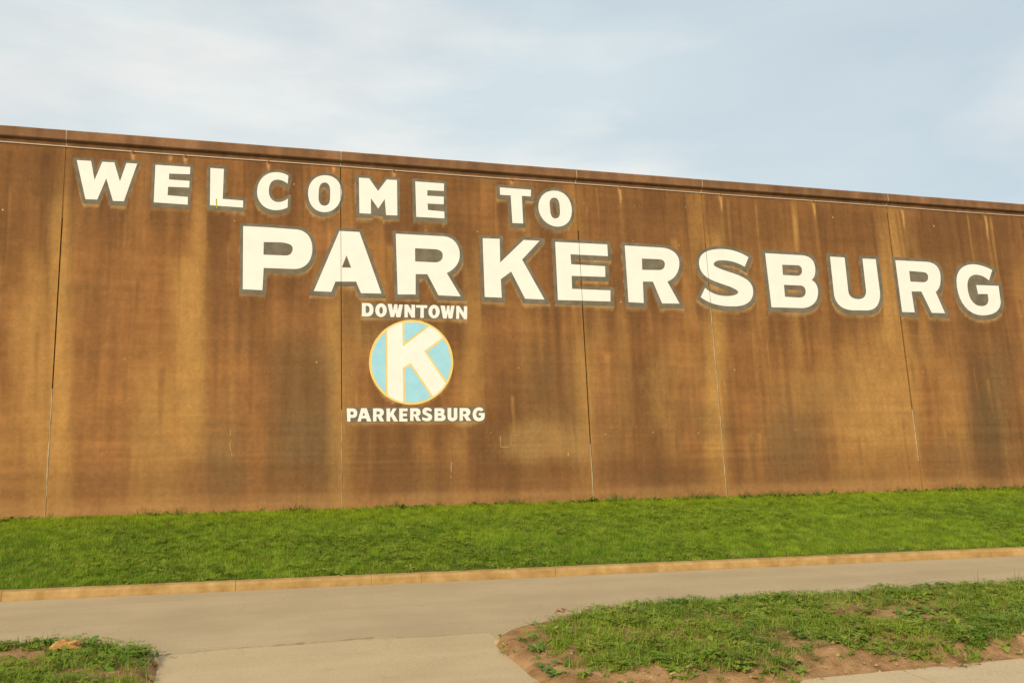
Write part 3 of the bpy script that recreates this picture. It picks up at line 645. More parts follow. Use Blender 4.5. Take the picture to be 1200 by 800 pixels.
BLOTS = [(648, 518, 74, 34, np.array([0.345, 0.218, 0.085]), .42), (360, 520, 42, 60, np.array([0.150, 0.098, 0.045]), .55), (260, 555, 30, 45, np.array([0.155, 0.098, 0.045]), .6), (932, 520, 34, 50, np.array([0.155, 0.095, 0.042]), .45), (1160, 500, 24, 80, np.array([0.135, 0.086, 0.038]), .6), (636, 440, 16, 45, np.array([0.15, 0.088, 0.038]), .6), (475, 560, 55, 28, np.array([0.15, 0.08, 0.034]), .5), (770, 560, 70, 18, np.array([0.15, 0.08, 0.034]), .5), (115, 560, 40, 25, np.array([0.17, 0.085, 0.036]), .4), (1030, 480, 50, 80, np.array([0.42, 0.235, 0.075]), .5), (225, 420, 18, 90, np.array([0.42, 0.235, 0.07]), .5), (770, 470, 22, 70, np.array([0.38, 0.215, 0.07]), .4), (30, 420, 26, 90, np.array([0.40, 0.215, 0.066]), .4), (1110, 545, 26, 40, np.array([0.16, 0.10, 0.045]), .4)]
RUNS = [(156, 178, 11), (217, 184, 8), (314.5, 189, 12), (461.5, 200, 9), (599.5, 209, 10), (725.7, 217, 27), (843.7, 227, 25), (952.7, 235, 25), (1056.7, 244, 32), (1154, 251, 42), (200, 183, 6), (391, 194, 9)]
DRIPS = []
for _ in range(260):
    top_ = random.random() < .45
    zt_ = ZCAB if top_ else random.uniform(1.2, 6.4)
    DRIPS.append((random.uniform(-5, 19), zt_, random.uniform(.4, 3.2) * (1.2 if top_ else .7), random.uniform(.010, .045) * (1 if random.random() < .8 else 2.2), random.random() < (.90 if top_ else .62), random.uniform(.35, .8) if top_ else random.uniform(.15, .55)))
def stain(x, z):
    P = on_wall(x, z); px, py = to_px(P)
    s1 = vnoise(x / 0.9, z / 6, 1); s2 = vnoise(x / 0.33, z / 3.2, 2); s3 = vnoise(x / 0.12, z / 2.0, 3); s4 = vnoise(x / 0.05, z / 1.3, 4)
    st = 0.44 * s1 + 0.32 * s2 + 0.16 * s3 + 0.08 * s4
    blot = fbm(x * 0.9, z * 0.9, 6); fineb = fbm(x * 4, z * 4, 8)
    hz = np.clip((z - ZB) / (ZCAB - ZB), 0, 1)
    wav = (fbm(x * 1.3, z * 0.7, 12) - .5) * 14
    wob = (fbm(x * 3, z * 1.2, 14) - .5) * 34
    brk = np.clip(0.35 + 1.3 * (0.5 * st + 0.5 * fineb), 0, 1.15)
    och = np.clip((0.50 - st) * 2.2 + (blot - .5) * 1.1, 0, 0.65) * (1 - 0.75 * hz ** 3)
    for a, b, t, u, k in OCHRE: och = np.maximum(och, k * band(px + wav * .35, a, b, 3.2) * band(py + wob, t, u, 9) * brk * 1.15)
    drk = np.clip((st - 0.50) * 2.6 + (blot - 0.5) * 0.6 + 0.30 * (hz - 0.55), 0, 0.75)
    for a, b, t, u, k in DARK: drk = np.maximum(drk, k * band(px + wav, a, b, 6) * band(py + wob, t, u, 12) * np.clip(0.3 + 1.4 * st, 0, 1.1))
    gry = np.clip((blot - 0.55) * 1.6, 0, .4)
    for a, b, t, u, k in GREY: gry = np.maximum(gry, k * band(px + wav * 1.3, a, b, 8) * band(py + wob * 1.4, t, u, 16) * np.clip(0.45 + fineb * 1.1, 0, 1))
    mixc = lambda c, d, k: c * (1 - k[..., None]) + d * k[..., None]
    c = np.broadcast_to(C_BASE, x.shape + (3,)) * (0.86 + 0.28 * fineb)[..., None]
    # each pour has its own tone
    pid = np.searchsorted(np.array(JX_ALL), x); c = c * np.array([1.0, 1.03, .95, 1.06, .98, 1.04, .97, .99, 1.02, 1.0])[pid][..., None]
    c = c * (0.91 + 0.18 * vnoise(x / 0.07, z / 2.6, 44))[..., None] * (0.90 + 0.20 * vnoise(x / 0.9, z / 0.09, 45))[..., None]
    c = mixc(c, C_OCH, np.clip(och, 0, 1)); c = mixc(c, C_GRY, np.clip(gry, 0, 1)); c = mixc(c, C_DRK, np.clip(drk * (1 - 0.75 * np.clip(och - .2, 0, 1)), 0, .9))
    for dx_, dz_, dl_, dw_, isdark, k_ in DRIPS:
        if dx_ < x.min() - .2 or dx_ > x.max() + .2: continue
        t = (dz_ - z) / dl_; q = np.abs(x - dx_ - 0.015 * np.sin(z * 2.3 + dx_)) / (dw_ * np.clip(1.05 - .5 * t, .3, 1.1))
        a_ = np.clip(1.5 - q, 0, 1) * np.clip(t * 14, 0, 1) * np.clip(1.1 - t, 0, 1) * k_ * (0.6 + 0.6 * fineb)
        c = mixc(c, C_DRK * (1.0 if isdark else 1) if isdark else C_OCH * 1.05, np.clip(a_, 0, .85))
    # chalky worn patches and blotches with a ragged edge
    for bx, by, rx_, ry_, col_, k_ in BLOTS:
        q = np.hypot((px - bx) / rx_, (py - by) / ry_) + 0.9 * (fbm(x * 2.2, z * 2.2, 53) - .5) + 0.5 * (fbm(x * 8, z * 8, 54) - .5)
        c = mixc(c, col_, np.clip((1.0 - q) * 1.5, 0, 1) * k_ * np.clip(0.1 + fineb * .8 + s3 * .8, 0, 1))
    # rain-splash band along the foot and horizontal pour lines
    foot = band(z + 0.10 * (fbm(x * 1.2, z * 0 + 4, 16) - .5), ZB - 1, ZB + 0.20, 0.03); c = mixc(c, C_PNK, foot * 0.7 * np.clip(0.3 + 1.2 * fineb, 0, 1))
    lay = vnoise(x / 2.2, z / 0.05, 57); c = c * (1 + 0.26 * (lay - .5) * band(z, ZB, ZB + 1.6, 0.25))[..., None]
    damp = band(z + 0.22 * (fbm(x * .9, z * 0 + 7, 17) - .5), ZB + 0.24, ZB + 0.75, 0.05); c = mixc(c, C_DRK * 1.25, damp * 0.35)
    for zl in (1.85, 3.05, 4.2, 5.4):
        c = mixc(c, C_DRK, 0.28 * np.exp(-((z - zl - 0.012 * (fbm(x * 2, x * 0, 19) - .5)) / 0.022) ** 2) * np.clip((fbm(x * .8, x * 0 + zl, 20) - .38) * 4, 0, 1))
    # washed runs under the paint and rust runs under the cable clips
    run = np.zeros(x.shape); ix = np.clip(np.round(px).astype(int), 0, 1219)
    inimg = (px > 0) & (px < 1200) & (py > 150) & (py < 600)
    reach = 2.6 + 3.0 * vnoise(x / 0.22, z * 0 + 5, 23) + 4 * np.clip(vnoise(x / 0.06, z * 0 + 5, 24) - .55, 0, 1)
    for dlt in (2, 3, 4, 5, 6, 7, 8):
        iy = np.clip(np.round(py - dlt).astype(int), 0, 819)
        run = np.maximum(run, np.where(inimg & MASK[iy, ix], np.clip(1.15 - dlt / reach, 0, 1), 0))
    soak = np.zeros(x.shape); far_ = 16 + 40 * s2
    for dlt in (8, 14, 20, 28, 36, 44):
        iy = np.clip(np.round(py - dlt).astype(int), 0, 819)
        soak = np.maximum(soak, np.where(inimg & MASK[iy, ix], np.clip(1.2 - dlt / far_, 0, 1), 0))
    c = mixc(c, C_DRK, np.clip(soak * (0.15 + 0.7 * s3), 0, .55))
    c = mixc(c, C_PALE * 0.98, np.clip(run * (0.20 + 0.75 * vnoise(x / 0.35, z * 1.5, 25)), 0, .75))
    for rx, ry, ln in RUNS:
        hx, hz0 = wall_pt(rx, ry); l = ln * 0.0158
        t = (hz0 - z) / l; wd = 0.036 * np.clip(1 - 0.6 * t, 0.2, 1)
        k = np.exp(-((x - hx - 0.01 * np.sin(z * 9)) / wd) ** 2) * band(t, 0, 0.85, 0.08)
        c = mixc(c, np.array([0.60, 0.30, 0.14] if rx < 520 else [0.56, 0.31, 0.11]), np.clip(k * 1.0, 0, 1))
        k2 = np.exp(-((x - hx) / 0.05) ** 2) * band(t, 0.2, 3.2, 0.5) * .28; c = mixc(c, C_OCH, np.clip(k2, 0, 1))
    # joint edges bleed ochre
    for j in JX_ALL:
        c = mixc(c, C_OCH, 0.40 * np.exp(-np.abs(x - j) / 0.09) * np.clip(1.2 - 0.7 * hz, 0, 1))
    return np.clip(c, 0.004, 0.9)

def color_attr(o, cols):
    a = o.data.color_attributes.new('stain', 'FLOAT_COLOR', 'POINT')
    a.data.foreach_set('color', np.concatenate([cols, np.ones((len(cols), 1))], 1).astype(np.float32).ravel())
for a, b in zip(JX_ALL[:-1], JX_ALL[1:]):
    vis_ = b > -4.5 and a < 19
    nx = int((b - a) / (0.022 if vis_ else 0.15)); nz = 128 if vis_ else 30
    xs = np.linspace(a + gap_at(a), b - gap_at(b), nx); zs = np.linspace(ZB - 0.45, ZCAB + 0.02, nz)
    Xg, Zg = np.meshgrid(xs, zs, indexing='ij'); P = on_wall(Xg, Zg)
    v = P.reshape(-1, 3); n0 = len(v)
    fi = [(i * nz + j, (i + 1) * nz + j, (i + 1) * nz + j + 1, i * nz + j + 1) for i in range(nx - 1) for j in range(nz - 1)]
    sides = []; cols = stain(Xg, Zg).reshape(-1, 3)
    for ii in (0, nx - 1):                      # returns into the joint and the back of the panel
        s0 = len(v) + sum(len(q) for q in sides)
        q = P[ii].copy(); q[:, 1] = YB + (ZCAB - ZB) * TB + 0.55; sides.append(q)
        for j in range(nz - 1):
            w4 = (ii * nz + j, ii * nz + j + 1, s0 + j + 1, s0 + j); fi.append(w4 if ii == 0 else w4[::-1])
    fi.append((n0, n0 + nz - 1, n0 + 2 * nz - 1, n0 + nz))
    v = np.vstack([v] + sides); cols = np.vstack([cols, np.tile(C_DRK * 0.35, (2 * nz, 1))])
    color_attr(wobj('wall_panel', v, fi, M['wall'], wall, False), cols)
    # coping on the panel
    prof_c = [(0.0, ZCAB + 0.004), (0.004, ZCAB + 0.030), (0.022, ZCAB + 0.070), (0.075, ZCAB + 0.098), (0.090, ZCAB + 0.114), (0.090, ZTOP - 0.022), (0.080, ZTOP - 0.004), (0.065, ZTOP), (-0.58, ZTOP + 0.01), (-0.58, ZCAB + 0.03)]
    nxx = max(4, int((b - a) / 0.06)); xs = np.linspace(a + GAP * 0.7, b - GAP * 0.7, nxx); n = len(prof_c); v = []; cl = []
    for x in xs:
        for k, (of, z) in enumerate(prof_c):
            chip = 0.010 * max(0, float(vnoise(x * 3.1, k * 0 + 2, 27)) - 0.6) if k in (5, 6, 7) else 0
            p = on_wall(x, z) + np.array([0, -of, -chip]); v.append(p)
            tone = 0.70 + 0.6 * float(fbm(np.array(x * 1.5), np.array(k * 0.3), 29)); st = 0.8 + 0.4 * float(vnoise(x / 0.12, 0.3 * k, 28))
            cl.append(np.array([0.205, 0.108, 0.052]) * tone * st)
    f = [(i * n + j, i * n + (j + 1) % n, (i + 1) * n + (j + 1) % n, (i + 1) * n + j) for i in range(nxx - 1) for j in range(n)]
    f += [tuple(range(n - 1, -1, -1)), tuple((nxx - 1) * n + j for j in range(n))]
    cp = wobj('coping', v, f, M['wall'], wall); color_attr(cp, np.array(cl))
    bm = bmesh.new(); bm.from_mesh(cp.data); bmesh.ops.recalc_face_normals(bm, faces=bm.faces[:]); bm.to_mesh(cp.data); bm.free()

# joint fillers: dark and deep where the seal is lost, pale sealant where it holds (heights read along each joint)
def z_at(i, py):
    (x0, y0), (x1, y1) = jp[i]; t = (py - y0) / (y1 - y0); return float(wall_pt(x0 + (x1 - x0) * t, py)[1])
FILL = [[(160, 255, 'ochre'), (255, 455, 'gap'), (455, 612, 'sealant')],
        [(180, 270, 'gap'), (270, 350, 'gap'), (350, 480, 'gap'), (480, 605, 'sealant')],
        [(200, 270, 'ochre'), (270, 520, 'gap'), (520, 595, 'sealant')],
        [(212, 285, 'ochre'), (285, 345, 'gap'), (345, 590, 'sealant')],
        [(228, 250, 'ochre'), (250, 480, 'gap'), (480, 540, 'sealant'), (540, 588, 'ochre')]]
for i, j in enumerate(JX):
    GAP = GW[i]
    for a, b, k in FILL[i]:
        za, zb = z_at(i, a), z_at(i, b); n = max(3, int((za - zb) / 0.05)); v = []; f = []
        za = min(za, ZCAB)
        dep = {'gap': -0.030, 'ochre': -0.012, 'sealant': -0.002}[k]
        for q, z in enumerate(np.linspace(zb, za, n)):
            e = 0.0025 * (vnoise(z * 7, i, 35) - .5) * 2
            o_ = dep + (0.004 * (vnoise(z * 9, i + 5, 36) - .4) if k == 'sealant' else 0)
            wl = (GAP * (0.45 + 0.75 * vnoise(z * 3.5, i + 9, 37)) if k == 'sealant' else GAP); e = e + (-GAP * .2 if k == 'sealant' else 0) 
            for sx, of in ((-wl + e, dep - 0.004 if k == 'sealant' else dep), (-wl * 0.4 + e, o_ + 0.002), (wl * 0.5 + e, o_ + 0.002), (wl + e, dep - 0.004 if k == 'sealant' else dep)):
                v.append(on_wall(j + sx, z, max(of, 0.0012) if (k == 'sealant' and abs(sx) >= GAP) else of))
            if q: f += [((q - 1) * 4 + m_, (q - 1) * 4 + m_ + 1, q * 4 + m_ + 1, q * 4 + m_) for m_ in range(3)]
        wobj('joint_filler', v, f, M[k], wall)
    v, f = [], []; 
    for z, of in ((ZCAB + 0.004, 0.002), (ZCAB + 0.070, 0.024), (ZCAB + 0.098, 0.078), (ZCAB + 0.114, 0.092), (ZTOP - 0.02, 0.092)):
        for s in (-GAP * .7, GAP * .7): v.append(on_wall(j + s, z) + np.array([0, -of + 0.004, 0]))
    f = [(2 * q, 2 * q + 1, 2 * q + 3, 2 * q + 2) for q in range(4)]; wobj('joint_filler', v, f, M['sealant'], wall)

# tie-hole patches in loose rows
v, f = [], []
def disc(x, z, r, off=0.0022, n=8):
    b = len(v)
    for k in range(n):
        a = 2 * math.pi * k / n; q = r * random.uniform(.75, 1.2); v.append(on_wall(x + math.cos(a) * q, z + math.sin(a) * q * 1.1, off))
    f.append(tuple(range(b, b + n)))
for zr in (1.75, 3.02, 4.28, 5.55, 6.35):
    x = -6.0
    while x < 20:
        x += random.uniform(0.85, 1.35)
        px_, py_ = to_px(on_wall(x, zr)); ix_, iy_ = int(round(float(px_))), int(round(float(py_)))
        if random.random() < 0.62 and not (0 <= ix_ < 1220 and 0 <= iy_ < 820 and MASK[iy_, ix_]) and min(abs(x - j) for j in JX) > 0.08:
            disc(x, zr + random.uniform(-.05, .05), random.choice((.010, .013, .017, .020)))
tp = wobj('tie_hole_patch', v, f, M['patch'], wall); tp['kind'] = 'stuff'

# scratched letters and chalk dashes low on the wall
def stroke(pts, wd=0.6, m=None, off=0.003):
    P = np.array(pts, float); vv, ff = [], []
    T_ = np.gradient(P, axis=0); T_ /= np.linalg.norm(T_, axis=1)[:, None]; Nn = np.stack([-T_[:, 1], T_[:, 0]], 1) * wd / 2
    for p, q in zip(P, Nn):
        for s in (-1, 1):
            x, z = wall_pt(p[0] + s * q[0], p[1] + s * q[1]); vv.append(on_wall(x, z, off))
    for i in range(len(P) - 1): ff.append((2 * i, 2 * i + 1, 2 * i + 3, 2 * i + 2))
    return wobj('chalk_mark', vv, ff, m or M['chalk'], wall)
for pts, wd in (([(586.0, 510), (586.6, 523)], .7), ([(586.6, 523.4), (596, 523.4)], .8), ([(598.5, 510), (599, 521)], .5), ([(598.5, 509.6), (607.5, 509.3)], .6), ([(600, 516), (605, 516)], .4),
                ([(529, 541), (528.6, 547), (528.8, 553)], 1.0), ([(528.2, 556), (528.3, 560)], .6), ([(270.5, 503), (270.0, 510)], .8), ([(269.2, 518), (270.2, 527), (272, 534)], .7), ([(666, 530), (665.8, 534)], 1.6)):
    stroke(pts, wd)
M['moss'] = mat('yellow_moss', (0.36, 0.33, 0.03), 0.95, 0.1, var=0.3, vscale=20)
ms = stroke([(253.6, 233), (253.7, 238), (254, 244)], 1.5, M['moss'], 0.0065); ms.name = 'moss_streak'; ms.data.name = 'moss_streak'

# ------------------------------------------------------------------ cable along the wall
cable = empty('cable', (0, YB, 0)); tag(cable, 'thin pale cable strung straight along the wall just under the coping', 'cable')
xs = np.arange(JX_ALL[0], JX_ALL[-1], 0.25); v, f = [], []; n = 6
for x in xs:
    c = on_wall(x, ZCAB - 0.002 + 0.004 * math.sin(x * 1.1), 0.012)
    for k in range(n): a = 2 * math.pi * k / n; v.append(c + np.array([0, math.cos(a), math.sin(a)]) * 0.0105)
for i in range(len(xs) - 1):
    for k in range(n): f.append((i * n + k, i * n + (k + 1) % n, (i + 1) * n + (k + 1) % n, (i + 1) * n + k))
mesh_obj('strand', np.array(v) - PINV, f, M['cable'], cable, True)
for rx, ry, ln in RUNS[:10]:
    hx = float(wall_pt(rx, ry)[0]); c = on_wall(hx, ZCAB, 0.012); v, f = [], []
    box(v, f, c[0] - 0.012, c[0] + 0.012, c[1] - 0.018, c[1] + 0.02, c[2] - 0.034, c[2] + 0.012)
    mesh_obj('cable_clip', np.array(v) - PINV, f, M['ochre'], cable)

# ------------------------------------------------------------------ plants
def blade(v, f, x, y, h, wd, az, lean, curl, seg=3):
    b = len(v); ca, sa = math.cos(az), math.sin(az)
    for i in range(seg + 1):
        t = i / seg; out = lean * t + curl * t * t; z = h * (t - 0.25 * curl * t * t); w_ = wd * (1 - t) ** 0.7 if i < seg else 0
        cx, cy = x + ca * out * h, y + sa * out * h
        if i < seg: v += [(cx - sa * w_ / 2, cy + ca * w_ / 2, z), (cx + sa * w_ / 2, cy - ca * w_ / 2, z)]
        else: v.append((cx, cy, z))
    for i in range(seg - 1): f.append((b + 2 * i, b + 2 * i + 1, b + 2 * i + 3, b + 2 * i + 2))
    f.append((b + 2 * seg - 2, b + 2 * seg - 1, b + 2 * seg))
LEAF = [(0, .08), (.12, .16), (.35, .62), (.62, 1.0), (.85, .72), (1, 0)]
def leaf(v, f, x, y, z, ln, wd, az, rise, droop, wave=0.0, fold=0.25):
    """a broad leaf: two strips folded along the midrib"""
    b = len(v); ca, sa = math.cos(az), math.sin(az)
    for t, w_ in LEAF:
        out = ln * t; zz = z + rise * ln * t - droop * ln * t * t; hw = wd * w_ / 2
        for s in (-1, 0, 1):
            q = hw * s; up = abs(s) * hw * fold + s * wave * math.sin(t * 7)
            v.append((x + ca * out - sa * q, y + sa * out + ca * q, zz + up))
    n = len(LEAF)
    for i in range(n - 1):
        for s in (0, 1): f.append((b + 3 * i + s, b + 3 * (i + 1) + s, b + 3 * (i + 1) + s + 1, b + 3 * i + s + 1))
def variants(builders):
    V, Fc, ids = [], [], []
    for k, bd in enumerate(builders):
        v, f = [], []; bd(v, f); b = len(V); V += v; Fc += [tuple(i + b for i in q) for q in f]; ids += [k] * len(v)
    return V, Fc, ids, len(builders)
def scatter(name, var, surf, attr, density, smin, smax, m, seed, tilt=0.25):
    V, Fc, ids, nv = var
    o = mesh_obj(name, V, Fc, m, None, True)
    a = o.data.attributes.new('variant', 'INT', 'POINT'); a.data.foreach_set('value', np.array(ids, np.int32))
    t = bpy.data.node_groups.new(name + '_spread', 'GeometryNodeTree')
    t.interface.new_socket('Geometry', in_out='INPUT', socket_type='NodeSocketGeometry'); t.interface.new_socket('Geometry', in_out='OUTPUT', socket_type='NodeSocketGeometry')
    A = t.nodes.new; C = t.links.new
    gi = A('NodeGroupInput'); go = A('NodeGroupOutput')
    sp = A('GeometryNodeSplitToInstances'); na = A('GeometryNodeInputNamedAttribute'); na.data_type = 'INT'; na.inputs['Name'].default_value = 'variant'
    C(gi.outputs[0], sp.inputs['Geometry']); C(next(s for s in na.outputs if s.enabled), sp.inputs['Group ID'])
    oi = A('GeometryNodeObjectInfo'); oi.transform_space = 'RELATIVE'; oi.inputs['Object'].default_value = surf
    dp = A('GeometryNodeDistributePointsOnFaces'); dp.inputs['Seed'].default_value = seed
    nd = A('GeometryNodeInputNamedAttribute'); nd.data_type = 'FLOAT'; nd.inputs['Name'].default_value = attr
    mu = A('ShaderNodeMath'); mu.operation = 'MULTIPLY'; mu.inputs[1].default_value = density
    C(next(s for s in nd.outputs if s.enabled), mu.inputs[0]); C(mu.outputs[0], dp.inputs['Density'])
    C(oi.outputs['Geometry'], dp.inputs['Mesh'])
    ip = A('GeometryNodeInstanceOnPoints'); ip.inputs['Pick Instance'].default_value = True
    ri = A('FunctionNodeRandomValue'); ri.data_type = 'INT'
    for s in ri.inputs:
        if s.enabled and s.name == 'Min': s.default_value = 0
        if s.enabled and s.name == 'Max': s.default_value = nv - 1
        if s.name == 'Seed': s.default_value = seed + 1
    rv = A('FunctionNodeRandomValue'); rv.data_type = 'FLOAT_VECTOR'
    for s in rv.inputs:
        if s.enabled and s.name == 'Min': s.default_value = (-tilt, -tilt, 0)
        if s.enabled and s.name == 'Max': s.default_value = (tilt, tilt, 6.283)
        if s.name == 'Seed': s.default_value = seed + 2
    rs = A('FunctionNodeRandomValue'); rs.data_type = 'FLOAT'
    for s in rs.inputs:
        if s.enabled and s.name == 'Min': s.default_value = smin
        if s.enabled and s.name == 'Max': s.default_value = smax
        if s.name == 'Seed': s.default_value = seed + 3
    ev = lambda nd_: next(s for s in nd_.outputs if s.enabled)
    C(dp.outputs['Points'], ip.inputs['Points']); C(sp.outputs['Instances'], ip.inputs['Instance']); C(ev(ri), ip.inputs['Instance Index'])
    C(ev(rv), ip.inputs['Rotation']); C(ev(rs), ip.inputs['Scale'])
    sn = A('GeometryNodeStoreNamedAttribute'); sn.data_type = 'FLOAT'; sn.domain = 'INSTANCE'; sn.inputs['Name'].default_value = 'rnd'
    rr = A('FunctionNodeRandomValue'); rr.data_type = 'FLOAT'
    for s in rr.inputs:
        if s.name == 'Seed': s.default_value = seed + 4
    C(ip.outputs[0], sn.inputs['Geometry'])
    C(ev(rr), next(s for s in sn.inputs if s.enabled and s.name == 'Value')); C(sn.outputs[0], go.inputs[0])
    md = o.modifiers.new('spread', 'NODES'); md.node_group = t
    return o
def tuft(nb, r, h0, h1, wd, lean=0.5):
    def bd(v, f):
        for _ in range(nb):
            a = random.uniform(0, 6.283); q = r * math.sqrt(random.random())
            blade(v, f, q * math.cos(a), q * math.sin(a), random.uniform(h0, h1), wd * random.uniform(.7, 1.2), random.uniform(0, 6.283), random.uniform(0.05, lean), random.uniform(0, .6))
    return bd
def rosette(nl, l0, l1, asp, rise):
    def bd(v, f):
        a = random.uniform(0, 6.28)
        for k in range(nl):
            a += 2.4 + random.uniform(-.3, .3); ln = random.uniform(l0, l1)
            leaf(v, f, 0, 0, 0.008, ln, ln * asp * random.uniform(.8, 1.2), a, rise * random.uniform(.5, 1.4), rise * random.uniform(.6, 1.3), random.uniform(0, .004))
    return bd
def clover(n, r, h):
    def bd(v, f):
        for _ in range(n):
            a = random.uniform(0, 6.28); q = r * math.sqrt(random.random()); z = h * random.uniform(.5, 1.1); a0 = random.uniform(0, 6.28)
            for k in range(3): leaf(v, f, q * math.cos(a), q * math.sin(a), z, .020, .019, a0 + 2.094 * k, .2, .2, 0, .2)
    return bd
g1 = scatter('lawn_grass', variants([tuft(24, .06, .026, .066, .0042) for _ in range(6)]), lawn, 'dens', 520, .6, 1.3, M['grass'], 11)
tag(g1, 'short mown green grass covering the bank below the wall', 'grass', kind='stuff')
g2 = scatter('clover', variants([clover(9, .07, .055) for _ in range(4)] + [rosette(6, .04, .08, .45, .5) for _ in range(2)]), lawn, 'clov', 75, .8, 1.4, M['weed'], 21)
tag(g2, 'small clover and broad leaves mixed into the grass bank', 'clover', kind='stuff')
g3 = scatter('wall_foot_weeds', variants([tuft(14, .05, .07, .16, .008, .8) for _ in range(3)] + [rosette(9, .06, .11, .4, .9) for _ in range(3)]), lawn, 'fringe', 95, .7, 1.5, M['fringe'], 31)
tag(g3, 'dark ragged weeds growing along the foot of the wall', 'weeds', kind='stuff')
wv = variants([tuft(13, .05, .03, .09, .0065, 1.0) for _ in range(5)] + [clover(8, .06, .06) for _ in range(2)])
bv = variants([rosette(7, .05, .09, .5, .6) for _ in range(4)] + [rosette(9, .04, .07, .6, .9) for _ in range(3)])
for sf, sd_, lab in ((verge_r, 41, 'right'), (verge_l, 61, 'left')):
    where = 'beside the bare dirt edge' if lab == 'right' else 'around the orange rock'
    a = scatter('verge_grass', wv, sf, 'dens', 330, .45, 1.4, M['weed'], sd_); tag(a, 'patchy grass and clover on the verge ' + where, 'grass', kind='stuff')
    a = scatter('verge_weeds', bv, sf, 'broad', 105, .5, 1.3, M['weed'], sd_ + 7); tag(a, 'low broadleaf weeds on the verge ' + where, 'weeds', kind='stuff')
    a = scatter('sparse_weeds', bv, sf, 'sparse', 30, .35, .9, M['weed'], sd_ + 13); tag(a, 'scattered seedlings on bare soil ' + where, 'weeds', kind='stuff')

M['straw'] = foliage('straw', (0.34, 0.24, 0.11), (0.42, 0.31, 0.15), (0.25, 0.15, 0.07), 0.1)
sv = variants([tuft(7, .06, .02, .07, .005, 2.6) for _ in range(5)])
for sf, sd_, where in ((verge_r, 91, 'on the bare dirt beside the sidewalk'), (verge_l, 95, 'on the soil around the orange rock')):
    a = scatter('dry_grass', sv, sf, 'sparse', 70, .5, 1.2, M['straw'], sd_, 0.9); tag(a, 'flattened dry grass stems ' + where, 'grass', kind='stuff')

# soil height lookup on the verges
def soil_z(x, y):
    X, Y, Z = vl_grid if x < 1 else vr_grid
    k = np.argmin((X - x) ** 2 + (Y - y) ** 2); return float(Z.ravel()[k])
# single leafy plants that stand out on the verges
def weed_plant(px, py, nl, ln, asp, rise, label, grp, stems=0):
    p = ground_pt(px, py, 0.06); z = soil_z(p[0], p[1])
    o = empty('weed_plant', (p[0], p[1], z)); tag(o, label, 'weed', grp)
    a = random.uniform(0, 6)
    for k in range(nl):
        v, f = [], []; a += 2.4 + random.uniform(-.35, .35); l_ = ln * random.uniform(.7, 1.15)
        leaf(v, f, 0, 0, 0.0, l_, l_ * asp * random.uniform(.85, 1.15), a, rise * random.uniform(.6, 1.4), rise * random.uniform(.5, 1.1), .006, .3)
        mesh_obj('leaf', v, f, M['leaf'], o, True)
    for k in range(stems):
        v, f = [], []; blade(v, f, random.uniform(-.02, .02), random.uniform(-.02, .02), random.uniform(.16, .26), .008, random.uniform(0, 6.28), random.uniform(.05, .3), .1, 4)
        mesh_obj('stalk', v, f, M['stalk'], o)
    return o
GB = 'broad leaved weeds along the verge edge'
lab = 'leafy green weed with broad pointed leaves standing at the back edge of the verge'
for px, py in ((752, 716), (776, 712), (860, 709), (915, 707), (1010, 704), (1045, 703)):
    weed_plant(px, py, random.randint(7, 9), .12, .5, 1.0, lab, GB)
lab2 = 'flat rosette weed with bluish green leaves on bare verge soil'
for px, py in ((630, 764), (660, 779), (640, 784), (648, 790), (838, 772), (855, 777), (872, 770), (1060, 728), (1075, 725), (1165, 748), (1150, 752), (715, 735)):
    weed_plant(px, py, random.randint(6, 9), .11, .42, .5, lab2, 'rosette weeds on the bare soil')
weed_plant(1146, 690, 5, .10, .35, 1.3, 'weed with thin reddish dry stalks rising above the verge', None, 3)
weed_plant(1190, 688, 6, .12, .4, 1.3, 'tall dark weed with upright stalks at the verge edge', None, 2)
lab3 = 'large leaved weed crowding around the orange rock'
for px, py in ((103, 762), (120, 765), (66, 771), (93, 770), (52, 764)):
    weed_plant(px, py, 7, .11, .6, .8, lab3, 'large leaved weeds by the rock')

# rock, stick, dead leaves, clods
def lump(name, loc, sx, sy, sz, seed, m, sub=3, amp=0.35):
    bm = bmesh.new(); bmesh.ops.create_icosphere(bm, subdivisions=sub, radius=1)
    for q in bm.verts:
        c = q.co; k = 1 + amp * (float(fbm(np.array(c.x * 1.6 + seed), np.array(c.y * 1.6 + c.z * 1.3), 5)) - .5) * 2
        k = min(k, 1.12) * (1 + 0.10 * (float(fbm(np.array(c.x * 5 + seed), np.array(c.y * 5 + c.z * 4), 9)) - .5) * (2 if sub > 3 else 0)); q.co = Vector((c.x * sx * k, c.y * sy * k, max(c.z, -.4) * sz * k))
    me = bpy.data.meshes.new(name); bm.to_mesh(me); bm.free(); me.materials.append(m)
    o = bpy.data.objects.new(name, me); o.location = loc; return link(o)
p = ground_pt(77, 768, 0.06); rk = lump('rock', (p[0], p[1], soil_z(p[0], p[1]) + 0.018), .135, .09, .095, 3.3, M['rock'], 4, 0.75)
rk.rotation_euler = (0.0, 0.1, 0.4); tag(rk, 'rough orange sandstone rock lying among weeds on the verge', 'rock')
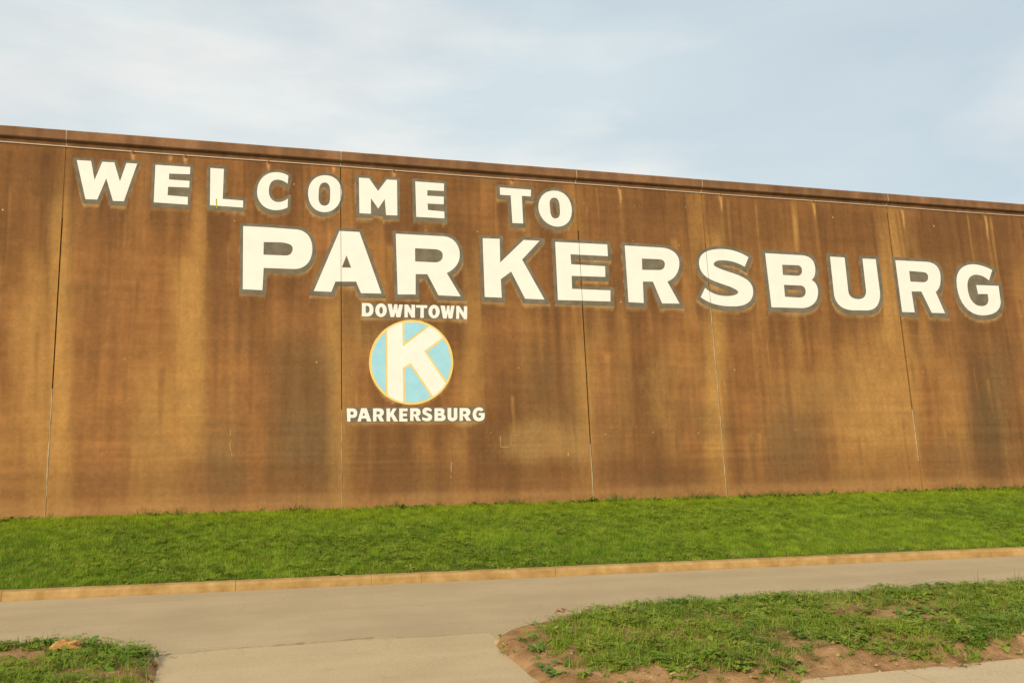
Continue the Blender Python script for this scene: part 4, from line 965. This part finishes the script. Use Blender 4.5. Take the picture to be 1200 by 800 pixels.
def stick(px0, py0, px1, py1, r, label):
    a = ground_pt(px0, py0, 0.04); b = ground_pt(px1, py1, 0.04); a[2] = soil_z(a[0], a[1]) + r * .8; b[2] = soil_z(b[0], b[1]) + r * .8
    n = 7; v, f = [], []; ax = (b - a); l = np.linalg.norm(ax); ax /= l; s1 = np.cross(ax, [0, 0, 1]); s1 /= np.linalg.norm(s1); s2 = np.cross(s1, ax)
    for i in range(n):
        t = i / (n - 1); c = ax * l * (t - .5) + s1 * 0.012 * math.sin(t * 5) + s2 * 0.004 * math.sin(t * 9); rr = r * (1 - .55 * t) * (.85 + .3 * random.random())
        for k in range(6): q = k * math.pi / 3; v.append(c + s1 * rr * math.cos(q) + s2 * rr * math.sin(q))
    for i in range(n - 1):
        for k in range(6): f.append((i * 6 + k, i * 6 + (k + 1) % 6, (i + 1) * 6 + (k + 1) % 6, (i + 1) * 6 + k))
    f += [(5, 4, 3, 2, 1, 0), tuple(range((n - 1) * 6, n * 6))]
    o = mesh_obj('stick', v, f, M['wood'], None, True); o.location = (a + b) / 2; tag(o, label, 'stick'); return o
stick(812, 790, 784, 797, .013, 'pale dry stick lying on bare dirt at the edge of the verge')
stick(1133, 779, 1150, 777, .008, 'short broken twig on the dirt beside the sidewalk')
stick(590, 755, 583, 748, .007, 'thin twig on the tip of the verge beside the driveway')
for px, py in ((686, 720), (660, 717), (692, 722), (655, 719), (1146, 686), (905, 710), (716, 722), (1092, 707)):
    p = ground_pt(px, py, 0.05); v, f = [], []
    leaf(v, f, -.045, 0, 0, .09, .06, 0, .5, .45, .012, .5)
    o = mesh_obj('dead_leaf', v, f, M['deadleaf'], None, True); o.location = (p[0], p[1], soil_z(p[0], p[1]) + .025)
    o.rotation_euler = (random.uniform(-.4, .4), random.uniform(-.3, .3), random.uniform(0, 6.28))
    tag(o, 'curled reddish brown dead leaf caught in verge weeds', 'leaf', 'dead leaves on the verge')
v, f = [], []
def clod(x, y, z, r):
    b = len(v); base = [(1, 0, 0), (-1, 0, 0), (0, 1, 0), (0, -1, 0), (0, 0, 1), (0, 0, -1)]
    for q in base:
        k = r * random.uniform(.6, 1.2); v.append((x + q[0] * k, y + q[1] * k, z + q[2] * k * .75))
    for q in ((0, 2, 4), (2, 1, 4), (1, 3, 4), (3, 0, 4), (2, 0, 5), (1, 2, 5), (3, 1, 5), (0, 3, 5)): f.append(tuple(b + i for i in q))
X, Y, Z = vr_grid; nX, nT = X.shape
for _ in range(3200):
    i = random.randrange(nX); j = min(nT - 1, int(abs(random.gauss(0, 9)))) if random.random() < .75 else random.randrange(nT)
    if X[i, j] > 13: continue
    r = random.choice((.005, .006, .008, .010, .014, .022)) * random.uniform(.7, 1.3)
    clod(X[i, j] + random.uniform(-.04, .04), Y[i, j] + random.uniform(-.03, .03), Z[i, j] + r * .2, r)
X, Y, Z = vl_grid; nX, nT = X.shape
for _ in range(500):
    i = random.randrange(nX); j = random.randrange(nT // 2, nT)
    if X[i, j] < -5: continue
    r = random.choice((.005, .008, .010, .014)) * random.uniform(.7, 1.3); clod(X[i, j] + random.uniform(-.03, .03), Y[i, j], Z[i, j] + r * .2, r)
cl = mesh_obj('soil_crumbs', v, f, M['clod']); tag(cl, 'loose crumbs and clods of dirt on the verges', 'dirt', kind='stuff')
